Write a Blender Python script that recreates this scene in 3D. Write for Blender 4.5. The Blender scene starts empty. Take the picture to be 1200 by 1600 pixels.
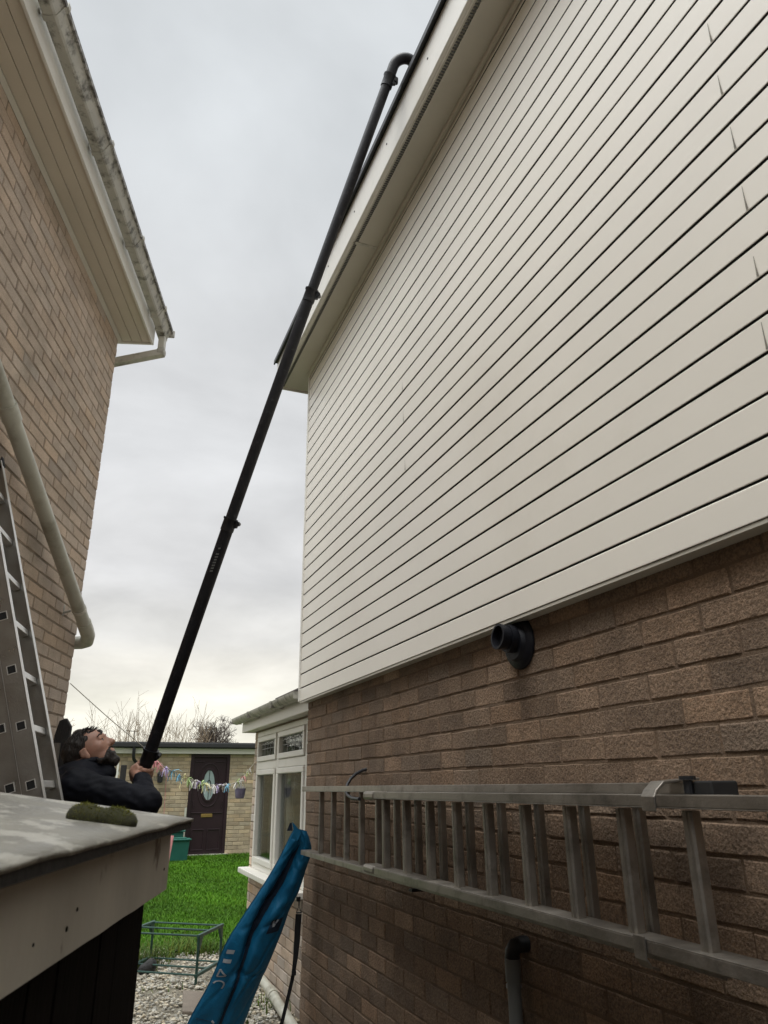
import bpy, bmesh, math, random
import numpy as np
from mathutils import Vector, Matrix, noise as mnoise
R = math.radians
S = bpy.context.scene
COL = S.collection
random.seed(7); rng = np.random.default_rng(7)

# ------------------------------------------------------------------ camera
YAW, PITCH, ROLL = R(21.7), R(20.75), R(-0.52)
EYE = Vector((0, 0, 1.5))
fw = Vector((math.sin(YAW)*math.cos(PITCH), math.cos(YAW)*math.cos(PITCH), math.sin(PITCH)))
r0 = Vector((math.cos(YAW), -math.sin(YAW), 0)); u0 = r0.cross(fw)
rr = r0*math.cos(ROLL)+u0*math.sin(ROLL); uu = u0*math.cos(ROLL)-r0*math.sin(ROLL)
cd = bpy.data.cameras.new('camera'); cam = bpy.data.objects.new('camera', cd); COL.objects.link(cam)
cam.matrix_world = Matrix(((rr.x, uu.x, -fw.x, EYE.x), (rr.y, uu.y, -fw.y, EYE.y), (rr.z, uu.z, -fw.z, EYE.z), (0, 0, 0, 1)))
cd.sensor_fit = 'HORIZONTAL'; cd.sensor_width = 36; cd.lens = 1130/1200*36
cd.clip_start = 0.02; cd.clip_end = 3000
cd.dof.use_dof = True; cd.dof.focus_distance = 4.5; cd.dof.aperture_fstop = 13
S.camera = cam

# ------------------------------------------------------------------ sky, sun, exposure
SUN_EL, SUN_AZ = R(68), R(-120)          # azimuth from +Y, clockwise
W = bpy.data.worlds.new('World'); S.world = W; W.use_nodes = True
nt = W.node_tree; nt.nodes.clear(); N = nt.nodes.new; LK = nt.links.new
def wmath(op, a, b=None, c=None, clamp=False):
    n = N('ShaderNodeMath'); n.operation = op; n.use_clamp = clamp
    for i, v in enumerate((a, b, c)):
        if v is None: continue
        if isinstance(v, (int, float)): n.inputs[i].default_value = v
        else: LK(v, n.inputs[i])
    return n.outputs[0]
out = N('ShaderNodeOutputWorld'); tc = N('ShaderNodeTexCoord')
sky = N('ShaderNodeTexSky'); sky.sky_type = 'NISHITA'; sky.sun_disc = False
sky.sun_elevation = SUN_EL; sky.sun_rotation = SUN_AZ
bg1 = N('ShaderNodeBackground'); bg1.inputs[1].default_value = 0.1; LK(sky.outputs[0], bg1.inputs[0])
sep = N('ShaderNodeSeparateXYZ'); LK(tc.outputs['Generated'], sep.inputs[0])
zc = wmath('MAXIMUM', sep.outputs[2], 0.0)
den = wmath('ADD', zc, 0.22)
px = wmath('DIVIDE', sep.outputs[0], den); py = wmath('DIVIDE', sep.outputs[1], den)
cmb = N('ShaderNodeCombineXYZ'); LK(px, cmb.inputs[0]); LK(py, cmb.inputs[1])
n1 = N('ShaderNodeTexNoise'); n1.inputs['Scale'].default_value = 1.9; n1.inputs['Detail'].default_value = 6; n1.inputs['Roughness'].default_value = .52; n1.inputs['Distortion'].default_value = .25
LK(cmb.outputs[0], n1.inputs['Vector'])
# overcast ramp from horizon to zenith
rp = N('ShaderNodeValToRGB'); LK(zc, rp.inputs[0]); cr = rp.color_ramp; cr.interpolation = 'EASE'
cr.elements[0].position = 0.0; cr.elements[0].color = (1.0, .96, .82, 1)
cr.elements[1].position = 1.0; cr.elements[1].color = (.82, .85, .86, 1)
for p, c in ((.10, (1.0, .97, .85)), (.145, (.93, .90, .82)), (.19, (.78, .77, .74)), (.27, (.745, .745, .745)), (.45, (.74, .75, .76)), (.8, (.67, .70, .72))):
    e = cr.elements.new(p); e.color = c+(1,)
cl = N('ShaderNodeMapRange'); cl.inputs[1].default_value = .3; cl.inputs[2].default_value = .7; cl.inputs[3].default_value = .85; cl.inputs[4].default_value = 1.23
LK(n1.outputs[0], cl.inputs[0])
# brighter cloud towards the hidden sun and the zenith
sd = Vector((math.sin(SUN_AZ)*math.cos(SUN_EL), math.cos(SUN_AZ)*math.cos(SUN_EL), math.sin(SUN_EL)))
dp = N('ShaderNodeVectorMath'); dp.operation = 'DOT_PRODUCT'; dp.inputs[1].default_value = sd
LK(tc.outputs['Generated'], dp.inputs[0])
gl = N('ShaderNodeMapRange'); gl.interpolation_type = 'SMOOTHERSTEP'; gl.inputs[1].default_value = .64; gl.inputs[2].default_value = 1.0; gl.inputs[3].default_value = 1.0; gl.inputs[4].default_value = 5.2
LK(dp.outputs['Value'], gl.inputs[0])
k = wmath('MULTIPLY', cl.outputs[0], gl.outputs[0])
bg2 = N('ShaderNodeBackground'); LK(rp.outputs[0], bg2.inputs[0]); LK(k, bg2.inputs[1])
mx = N('ShaderNodeMixShader'); mx.inputs[0].default_value = .95
LK(bg1.outputs[0], mx.inputs[1]); LK(bg2.outputs[0], mx.inputs[2]); LK(mx.outputs[0], out.inputs[0])
sl = bpy.data.lights.new('sun', 'SUN'); sl.energy = 1.5; sl.angle = R(35); sl.color = (1, .96, .9)
so = bpy.data.objects.new('sun', sl); COL.objects.link(so)
so.rotation_euler = (-sd).to_track_quat('-Z', 'Y').to_euler()
S.view_settings.view_transform = 'Standard'; S.view_settings.look = 'None'
S.view_settings.exposure = 0.0; S.view_settings.gamma = 1; S.view_settings.use_curve_mapping = False
try:
    S.cycles.max_bounces = 8; S.cycles.diffuse_bounces = 5; S.cycles.use_denoising = True
except Exception: pass

# ------------------------------------------------------------------ materials
def mat(name, col, rough=.7, var=.12, nscale=6.0, bump=0.0, bscale=60.0, metal=0.0, attr=None, spec=.5, stain=None, stain_scale=3.0, stain_lo=.5, stain_hi=.65, stretch=None, bdist=.01, fine=0.0, coat=0.0, sss=0.0, rvar=0.0):
    m = bpy.data.materials.new(name); m.use_nodes = True
    t = m.node_tree; b = t.nodes['Principled BSDF']; n = t.nodes.new; l = t.links.new
    tcn = n('ShaderNodeTexCoord'); vec = tcn.outputs['Object']
    if stretch:
        mp = n('ShaderNodeMapping'); mp.inputs['Scale'].default_value = stretch; l(vec, mp.inputs[0]); vec2 = mp.outputs[0]
    else: vec2 = vec
    nz = n('ShaderNodeTexNoise'); nz.inputs['Scale'].default_value = nscale; nz.inputs['Detail'].default_value = 6; l(vec2, nz.inputs['Vector'])
    mr = n('ShaderNodeMapRange'); mr.inputs[1].default_value = .3; mr.inputs[2].default_value = .7
    mr.inputs[3].default_value = 1-var; mr.inputs[4].default_value = 1+var; l(nz.outputs[0], mr.inputs[0])
    mulc = n('ShaderNodeVectorMath'); mulc.operation = 'SCALE'
    if attr:
        a = n('ShaderNodeAttribute'); a.attribute_name = attr
        tint = n('ShaderNodeMix'); tint.data_type = 'RGBA'; tint.blend_type = 'MULTIPLY'; tint.inputs[0].default_value = 1
        tint.inputs[6].default_value = tuple(col)+(1,); l(a.outputs['Color'], tint.inputs[7]); l(tint.outputs[2], mulc.inputs[0])
    else: mulc.inputs[0].default_value = col
    l(mr.outputs[0], mulc.inputs['Scale']); c = mulc.outputs[0]
    if fine:
        nf = n('ShaderNodeTexNoise'); nf.inputs['Scale'].default_value = 160; nf.inputs['Detail'].default_value = 4; l(vec, nf.inputs['Vector'])
        mf = n('ShaderNodeMapRange'); mf.inputs[1].default_value = .35; mf.inputs[2].default_value = .65; mf.inputs[3].default_value = 1-fine; mf.inputs[4].default_value = 1+fine; l(nf.outputs[0], mf.inputs[0])
        m2 = n('ShaderNodeVectorMath'); m2.operation = 'SCALE'; l(c, m2.inputs[0]); l(mf.outputs[0], m2.inputs['Scale']); c = m2.outputs[0]
    if stain:
        ns = n('ShaderNodeTexNoise'); ns.inputs['Scale'].default_value = stain_scale; ns.inputs['Detail'].default_value = 8; ns.inputs['Roughness'].default_value = .65; l(vec2, ns.inputs['Vector'])
        ms = n('ShaderNodeMapRange'); ms.inputs[1].default_value = stain_lo; ms.inputs[2].default_value = stain_hi; l(ns.outputs[0], ms.inputs[0])
        mm = n('ShaderNodeMix'); mm.data_type = 'RGBA'; l(ms.outputs[0], mm.inputs[0]); l(c, mm.inputs[6]); mm.inputs[7].default_value = tuple(stain)+(1,); c = mm.outputs[2]
    l(c, b.inputs['Base Color'])
    b.inputs['Roughness'].default_value = rough; b.inputs['Metallic'].default_value = metal
    if rvar:
        mrr = n('ShaderNodeMapRange'); mrr.inputs[1].default_value = .3; mrr.inputs[2].default_value = .7; mrr.inputs[3].default_value = max(.05, rough-rvar); mrr.inputs[4].default_value = min(1, rough+rvar); l(nz.outputs[0], mrr.inputs[0]); l(mrr.outputs[0], b.inputs['Roughness'])
    b.inputs['Specular IOR Level'].default_value = spec
    if coat: b.inputs['Coat Weight'].default_value = coat
    if sss: b.inputs['Subsurface Weight'].default_value = sss; b.inputs['Subsurface Radius'].default_value = (.01, .004, .002)
    if bump:
        nb = n('ShaderNodeTexNoise'); nb.inputs['Scale'].default_value = bscale; nb.inputs['Detail'].default_value = 8; nb.inputs['Roughness'].default_value = .6; l(vec2, nb.inputs['Vector'])
        bp = n('ShaderNodeBump'); bp.inputs['Strength'].default_value = bump; bp.inputs['Distance'].default_value = bdist; l(nb.outputs[0], bp.inputs['Height']); l(bp.outputs[0], b.inputs['Normal'])
    return m

M = {}
M['brick_right'] = mat('brown_brick', (.205, .138, .090), .9, .2, 7, .9, 95, attr='tone', fine=.32, bdist=.012, stain=(.115, .088, .062), stain_scale=3.5, stain_lo=.54, stain_hi=.8)
M['mortar_right'] = mat('brown_mortar', (.165, .112, .073), .95, .2, 14, .6, 120)
M['brick_left'] = mat('buff_brick', (.50, .40, .315), .9, .12, 8, .6, 80, attr='tone', fine=.12, bdist=.008, stain=(.28, .235, .18), stain_scale=2.2, stain_lo=.55, stain_hi=.8)
M['mortar_left'] = mat('buff_mortar', (.27, .215, .165), .95, .15, 14, .5, 120)
M['brick_hut'] = mat('yellow_brick', (.42, .335, .225), .9, .15, 5, .5, 60, attr='tone', fine=.15)
M['mortar_hut'] = mat('pale_mortar', (.30, .25, .18), .95, .15, 14)
M['clad'] = mat('cream_cladding', (.83, .785, .70), .36, .025, 1.3, .12, 2.2, bdist=.02, stain=(.74, .69, .60), stain_scale=1.1, stain_lo=.52, stain_hi=.85)
M['upvc'] = mat('white_upvc', (.78, .76, .70), .38, .04, 3, .05, 8, stain=(.6, .58, .5), stain_scale=3, stain_lo=.55, stain_hi=.85)
M['upvc_dirty'] = mat('weathered_upvc', (.60, .58, .51), .5, .12, 5, .1, 20, stain=(.25, .235, .20), stain_scale=9, stain_lo=.5, stain_hi=.72)
M['gutter_dirty'] = mat('dirty_gutter', (.47, .455, .40), .55, .15, 6, .2, 40, stain=(.10, .095, .08), stain_scale=14, stain_lo=.5, stain_hi=.68)
M['lichen_edge'] = mat('lichen_edge', (.42, .41, .39), .8, .25, 30, .8, 60, stain=(.13, .12, .11), stain_scale=28, stain_lo=.42, stain_hi=.58)
M['soffit'] = mat('cream_soffit', (.60, .57, .49), .5, .04, 2, .04, 6, stain=(.5, .47, .39), stain_scale=2, stain_lo=.5, stain_hi=.85)
M['soffit_left'] = mat('drab_soffit', (.66, .60, .50), .55, .05, 2, .04, 6)
M['alu'] = mat('dull_aluminium', (.36, .35, .325), .36, .1, 9, .12, 120, metal=.85, stain=(.30, .285, .26), stain_scale=7, stain_lo=.5, stain_hi=.75, rvar=.1)
M['alu_lit'] = mat('lit_tone_aluminium', (.74, .73, .70), .38, .08, 12, .1, 120, metal=.55)  # sky light on ladder edges and rungs put into a paler colour
M['alu2'] = mat('worn_aluminium', (.31, .285, .25), .42, .15, 9, .15, 120, metal=.85, stain=(.17, .155, .135), stain_scale=11, stain_lo=.48, stain_hi=.72, rvar=.1)
M['black'] = mat('black_plastic', (.010, .011, .014), .45, .2, 12, .1, 60)
M['flue'] = mat('flue_black', (.006, .0065, .010), .5, .2, 12, .1, 60, spec=.25)
M['rubber'] = mat('black_rubber', (.012, .012, .012), .7, .2, 12)
M['carbon'] = mat('pole_black', (.013, .013, .016), .45, .25, 16, .12, 90, spec=.28, stain=(.05, .05, .055), stain_scale=24, stain_lo=.58, stain_hi=.75)
M['greypipe'] = mat('grey_plastic', (.14, .145, .14), .5, .15, 8, .1, 40)
M['whitepipe'] = mat('off_white_pipe', (.50, .495, .42), .4, .1, 4, .08, 30, stain=(.27, .25, .19), stain_scale=5, stain_lo=.5, stain_hi=.75)
M['tile'] = mat('roof_tile', (.09, .075, .07), .85, .25, 8, .6, 40)
M['felt'] = mat('roof_felt', (.20, .19, .16), .45, .22, 14, .7, 90, stain=(.36, .345, .30), stain_scale=11, stain_lo=.52, stain_hi=.57, stretch=(1, .6, 1), bdist=.004, rvar=.12)
M['felt_edge'] = mat('felt_edge', (.022, .022, .022), .7, .3, 30, .6, 60)
M['paint'] = mat('peeling_white_board', (.54, .52, .46), .5, .12, 5, .3, 26, stain=(.17, .14, .11), stain_scale=11, stain_lo=.62, stain_hi=.68, stretch=(1, 1, .5))
M['darkwood'] = mat('dark_timber', (.007, .0055, .005), .85, .35, 6, .5, 22, stretch=(5, 5, .6), spec=.12)
M['fence'] = mat('black_stained_fence', (.02, .018, .017), .8, .3, 8, .5, 24, stretch=(5, 5, .5))
M['greywood'] = mat('grey_weathered_wood', (.17, .15, .125), .85, .25, 10, .5, 24, stretch=(5, 5, .5))
M['door'] = mat('dark_plum_door', (.022, .010, .014), .4, .12, 4, .1, 20)
M['brass'] = mat('brass', (.5, .34, .12), .35, .1, 10, metal=.8)
M['green'] = mat('green_bin_plastic', (.012, .10, .075), .5, .12, 6, .1, 30)
M['cartgreen'] = mat('dark_green_metal', (.025, .075, .06), .45, .2, 14, .15, 60, stain=(.04, .035, .025), stain_scale=14, stain_lo=.6, stain_hi=.75)
M['bag'] = mat('blue_nylon', (.007, .135, .275), .5, .12, 7, .5, 16, bdist=.012, spec=.35, stain=(.005, .085, .19), stain_scale=5, stain_lo=.5, stain_hi=.8)
M['bagdark'] = mat('navy_trim', (.006, .018, .04), .7, .2, 20)
M['print'] = mat('pale_print', (.40, .43, .46), .6, .08, 20)
M['webbing'] = mat('black_webbing', (.008, .008, .009), .85, .2, 60, .4, 250)
M['concrete'] = mat('concrete_slab', (.22, .185, .15), .9, .15, 8, .5, 60, fine=.15)
M['moss'] = mat('moss', (.13, .14, .018), .95, .4, 26, .4, 90, stain=(.25, .23, .035), stain_scale=20, stain_lo=.5, stain_hi=.7)
M['mossbase'] = mat('moss_soil', (.03, .03, .012), 1, .4, 26)
M['grassblade'] = mat('grass_blade', (.056, .152, .003), .6, .3, 1.3, attr='tone', spec=.2)
M['weed'] = mat('weed_blade', (.07, .14, .018), .65, .3, 2, attr='tone', spec=.2)
M['soil'] = mat('soil', (.085, .07, .05), .95, .3, 5, .8, 30)
M['lawn'] = mat('lawn_ground', (.035, .09, .003), .95, .3, 2.4, .6, 40)
M['gravel_bed'] = mat('gravel_bed', (.24, .215, .165), .95, .3, 30, 1, 80, fine=.35, stain=(.07, .06, .045), stain_scale=3.5, stain_lo=.52, stain_hi=.66)
M['stone'] = mat('pale_stone', (.48, .445, .37), .85, .2, 20, .3, 60, attr='tone')
M['groove_shade'] = mat('painted_groove_shade', (.012, .011, .010), .95, .1)  # near-black colour painted in for the shade inside the cladding grooves
M['bark'] = mat('bark', (.085, .068, .055), .9, .2, 8)
M['twig'] = mat('twig', (.26, .20, .13), .9, .2, 3)
M['skin'] = mat('skin', (.40, .215, .15), .5, .10, 22, .10, 90, sss=.08, stain=(.40, .17, .12), stain_scale=14, stain_lo=.55, stain_hi=.8)
M['hair'] = mat('dark_hair', (.018, .013, .010), .55, .35, 40, .9, 60, stretch=(1, 1, .35), bdist=.02)
M['jacket'] = mat('navy_jacket', (.0045, .0055, .010), .7, .3, 7, .3, 9, bdist=.02, spec=.22)
M['trouser'] = mat('dark_trousers', (.014, .014, .017), .85, .2, 12, .4, 30)
M['eyew'] = mat('eye_white', (.36, .32, .29), .2, .02)
M['lilac'] = mat('lilac_plastic', (.20, .18, .27), .5, .1, 10)
M['cord'] = mat('cream_cord', (.55, .52, .45), .8, .1, 40)
M['curtain'] = mat('grey_curtain', (.30, .30, .285), .9, .12, 12)
M['netcurtain'] = mat('white_curtain', (.55, .54, .5), .9, .08, 12)
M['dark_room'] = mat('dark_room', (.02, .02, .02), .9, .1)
M['lead'] = mat('lead_came', (.35, .35, .34), .5, .1, 20, metal=.3)
M['frost'] = mat('frosted_glass', (.30, .38, .37), .25, .06, 14)
M['stainline'] = mat('rust_streak', (.22, .20, .165), .8, .3, 60)
M['plaster'] = mat('plain_render', (.3, .26, .21), .9, .1)
RIB = [mat('ribbon_pink', (.75, .30, .32), .6, .1, 20), mat('ribbon_blue', (.20, .50, .68), .6, .1, 20), mat('ribbon_green', (.50, .68, .28), .6, .1, 20),
       mat('ribbon_white', (.72, .70, .66), .6, .05, 20), mat('ribbon_lilac', (.48, .40, .62), .6, .1, 20), mat('ribbon_yellow', (.74, .68, .36), .6, .1, 20)]
def glass(name, tint=(.9, .93, .92), mixf=.75):
    m = bpy.data.materials.new(name); m.use_nodes = True; t = m.node_tree; t.nodes.clear(); n = t.nodes.new
    o = n('ShaderNodeOutputMaterial'); a = n('ShaderNodeBsdfTransparent'); a.inputs[0].default_value = tint+(1,)
    g = n('ShaderNodeBsdfGlossy'); g.inputs['Roughness'].default_value = .03; fr = n('ShaderNodeFresnel'); fr.inputs[0].default_value = 1.5
    nz = n('ShaderNodeTexNoise'); nz.inputs['Scale'].default_value = 2.5; bp = n('ShaderNodeBump'); bp.inputs['Strength'].default_value = .06; bp.inputs['Distance'].default_value = .03
    t.links.new(nz.outputs[0], bp.inputs['Height']); t.links.new(bp.outputs[0], g.inputs['Normal'])
    s = n('ShaderNodeMixShader'); ml = n('ShaderNodeMath'); ml.operation = 'MULTIPLY'; ml.inputs[1].default_value = .4; t.links.new(fr.outputs[0], ml.inputs[0]); t.links.new(ml.outputs[0], s.inputs[0]); t.links.new(a.outputs[0], s.inputs[1]); t.links.new(g.outputs[0], s.inputs[2]); t.links.new(s.outputs[0], o.inputs[0])
    return m
M['glass'] = glass('window_glass')

# ------------------------------------------------------------------ object helpers
class MB:
    """collects geometry for ONE mesh"""
    def __init__(s): s.v = []; s.f = []; s.mi = []; s.tone = []
    def add(s, vs, fs, mi=0, tone=None):
        o = len(s.v); s.v.extend([tuple(p) for p in vs]); s.f.extend([tuple(i+o for i in f) for f in fs]); s.mi.extend([mi]*len(fs))
        if tone is not None: s.tone.extend([tone]*len(vs))
        else: s.tone.extend([(1, 1, 1, 1)]*len(vs))
    def box(s, a, b, mi=0):
        x0, y0, z0 = a; x1, y1, z1 = b
        s.add([(x0,y0,z0),(x1,y0,z0),(x1,y1,z0),(x0,y1,z0),(x0,y0,z1),(x1,y0,z1),(x1,y1,z1),(x0,y1,z1)],
              [(0,3,2,1),(4,5,6,7),(0,1,5,4),(1,2,6,5),(2,3,7,6),(3,0,4,7)], mi)
    def obox(s, o, u, v, w, mi=0):
        """box from corner o with edge vectors u, v, w"""
        o, u, v, w = Vector(o), Vector(u), Vector(v), Vector(w)
        s.add([o, o+u, o+u+v, o+v, o+w, o+u+w, o+u+v+w, o+v+w], [(0,3,2,1),(4,5,6,7),(0,1,5,4),(1,2,6,5),(2,3,7,6),(3,0,4,7)], mi)
    def prism(s, prof, e, mi=0, cap=True):
        """polygon prof (3-D points) swept by vector e"""
        n = len(prof); e = Vector(e); p = [Vector(q) for q in prof]
        fs = [(i, (i+1) % n, n+(i+1) % n, n+i) for i in range(n)]
        if cap: fs += [tuple(range(n))[::-1], tuple(range(n, 2*n))]
        s.add(p+[q+e for q in p], fs, mi)
    def tube(s, path, rad, n=10, cap=True, mi=0, tone=None, flat=None):
        P = [Vector(p) for p in path]; k = len(P)
        rad = [rad]*k if isinstance(rad, (int, float)) else rad
        T = [(P[min(i+1, k-1)]-P[max(i-1, 0)]).normalized() for i in range(k)]
        a = Vector((0, 0, 1)) if abs(T[0].z) < .9 else Vector((1, 0, 0))
        u = T[0].cross(a).normalized(); vs = []
        for i in range(k):
            u = (u-T[i]*u.dot(T[i])).normalized(); w = T[i].cross(u)
            for j in range(n):
                t = 2*math.pi*j/n; vs.append(P[i]+(u*math.cos(t)+w*math.sin(t)*(flat or 1))*rad[i])
        fs = [(i*n+j, i*n+(j+1) % n, (i+1)*n+(j+1) % n, (i+1)*n+j) for i in range(k-1) for j in range(n)]
        if cap: fs += [tuple(range(n))[::-1], tuple(range((k-1)*n, k*n))]
        s.add(vs, fs, mi, tone)
    def lathe(s, c, axis, prof, n=24, mi=0):
        """prof: list of (distance along axis, radius)"""
        c = Vector(c); ax = Vector(axis).normalized(); a = Vector((0, 0, 1)) if abs(ax.z) < .9 else Vector((1, 0, 0))
        u = ax.cross(a).normalized(); w = ax.cross(u); vs = []
        for h, r in prof:
            for j in range(n):
                t = 2*math.pi*j/n; vs.append(c+ax*h+(u*math.cos(t)+w*math.sin(t))*r)
        k = len(prof)
        fs = [(i*n+j, i*n+(j+1) % n, (i+1)*n+(j+1) % n, (i+1)*n+j) for i in range(k-1) for j in range(n)]
        fs += [tuple(range(n))[::-1], tuple(range((k-1)*n, k*n))]
        s.add(vs, fs, mi)
    def build(s, name, mats, parent=None, label=None, smooth=False, bevel=0, tone=False):
        me = bpy.data.meshes.new(name); me.from_pydata(s.v, [], s.f)
        mats = mats if isinstance(mats, (list, tuple)) else [mats]
        for m in mats: me.materials.append(m)
        if len(mats) > 1: me.polygons.foreach_set('material_index', s.mi)
        if tone:
            at = me.color_attributes.new('tone', 'FLOAT_COLOR', 'POINT'); at.data.foreach_set('color', np.array(s.tone, dtype=np.float32).ravel())
        bm = bmesh.new(); bm.from_mesh(me); bmesh.ops.recalc_face_normals(bm, faces=bm.faces); bm.to_mesh(me); bm.free()
        o = bpy.data.objects.new(name, me); COL.objects.link(o)
        if smooth:
            for p in me.polygons: p.use_smooth = True
            md = o.modifiers.new('es', 'EDGE_SPLIT'); md.split_angle = R(40)
        if bevel:
            md = o.modifiers.new('bv', 'BEVEL'); md.width = bevel; md.segments = 2; md.limit_method = 'ANGLE'; md.angle_limit = R(40)
        if parent: attach(o, parent)
        if label: o['label'] = label
        return o
def attach(o, p):
    o.parent = p
    o.matrix_parent_inverse = Matrix.Translation(-p.location) if p.type == 'EMPTY' else Matrix.Identity(4)   # parts are built in world coordinates
def tag(o, label, cat, group=None):
    o['label'] = label; o['category'] = cat
    if group: o['group'] = group
    return o
def thing(name, label, cat, loc, group=None):
    o = bpy.data.objects.new(name, None); COL.objects.link(o); o.location = loc; o.empty_display_size = .1
    return tag(o, label, cat, group)
def struct(o): o['kind'] = 'structure'; return o
def stuff(o, label, cat): o['kind'] = 'stuff'; return tag(o, label, cat)
def bricks(mb, o, u, n, length, z0, z1, holes=(), course=.075, bl=.225, jt=.010, seed=0, jit=.0014, depth=.006, spread=.13, hue=.05, ragged=.0, pale=.0):
    """stretcher-bond facing built brick by brick; o = wall face origin, u along, n outwards"""
    o, u, n = Vector(o), Vector(u).normalized(), Vector(n).normalized(); rg = random.Random(seed)
    up = Vector((0, 0, 1))
    rows = int(math.ceil((z1-z0)/course))
    for k in range(rows):
        a = z0+k*course; b = min(a+course-jt, z1); off = (k % 2)*bl/2
        x = -off
        while x < length:
            p0, p1 = max(x, 0), min(x+bl-jt, length)
            x += bl
            if p1-p0 < .02: continue
            segs = [(p0, p1)]
            for (h0, h1, hz0, hz1) in holes:
                if b > hz0+.001 and a < hz1-.001:
                    ns = []
                    for (s0, s1) in segs:
                        if s1 <= h0 or s0 >= h1: ns.append((s0, s1)); continue
                        if s0 < h0: ns.append((s0, h0))
                        if s1 > h1: ns.append((h1, s1))
                    segs = ns
            for (s0, s1) in segs:
                if s1-s0 < .015: continue
                j = lambda m=1.0: rg.uniform(-jit, jit)*m
                d = rg.uniform(-.0018, .0018); sh = rg.uniform(-.0025, .0025); sv = rg.uniform(-.0015, .0015)
                c = .0035
                q = [(s0+sh, a+sv), (s1+sh, a+sv), (s1+sh, b+sv), (s0+sh, b+sv)]
                if s0 <= 0: q[0] = (s0-rg.uniform(0, ragged), a+sv); q[3] = (s0-rg.uniform(0, ragged), b+sv)
                vs = []
                nn = 5    # ragged arris: intermediate points along the long edges
                def ring(inset, dep, ja):
                    r = []
                    for (x0, za, x1, zb) in ((q[0][0]+inset, q[0][1]+inset, q[1][0]-inset, q[1][1]+inset), (q[2][0]-inset, q[2][1]-inset, q[3][0]+inset, q[3][1]-inset)):
                        for i in range(nn):
                            f = i/(nn-1); r.append(o+u*(x0+(x1-x0)*f+j(ja))+up*(za+(zb-za)*f+j(ja))+n*(dep+d+j(.4)))
                    return r
                vs = ring(0, -depth-.006, 0)+ring(0, depth-c, 1)+ring(c, depth, .8)
                m = 2*nn
                fs = [(i, (i+1) % m, m+(i+1) % m, m+i) for i in range(m)]+[(m+i, m+(i+1) % m, 2*m+(i+1) % m, 2*m+i) for i in range(m)]
                for i in range(nn-1): fs.append((2*m+i, 2*m+i+1, 2*m+m-2-i, 2*m+m-1-i))
                g = 1+rg.gauss(0, spread); h = rg.gauss(0, hue)
                rv = rg.random(); g *= .84 if rv < .05 else (1+pale if rv > .94 else 1)
                mb.add(vs, fs, 0, (max(.3, g*(1+h)), max(.3, g), max(.3, g*(1-h*1.2)), 1))

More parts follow.
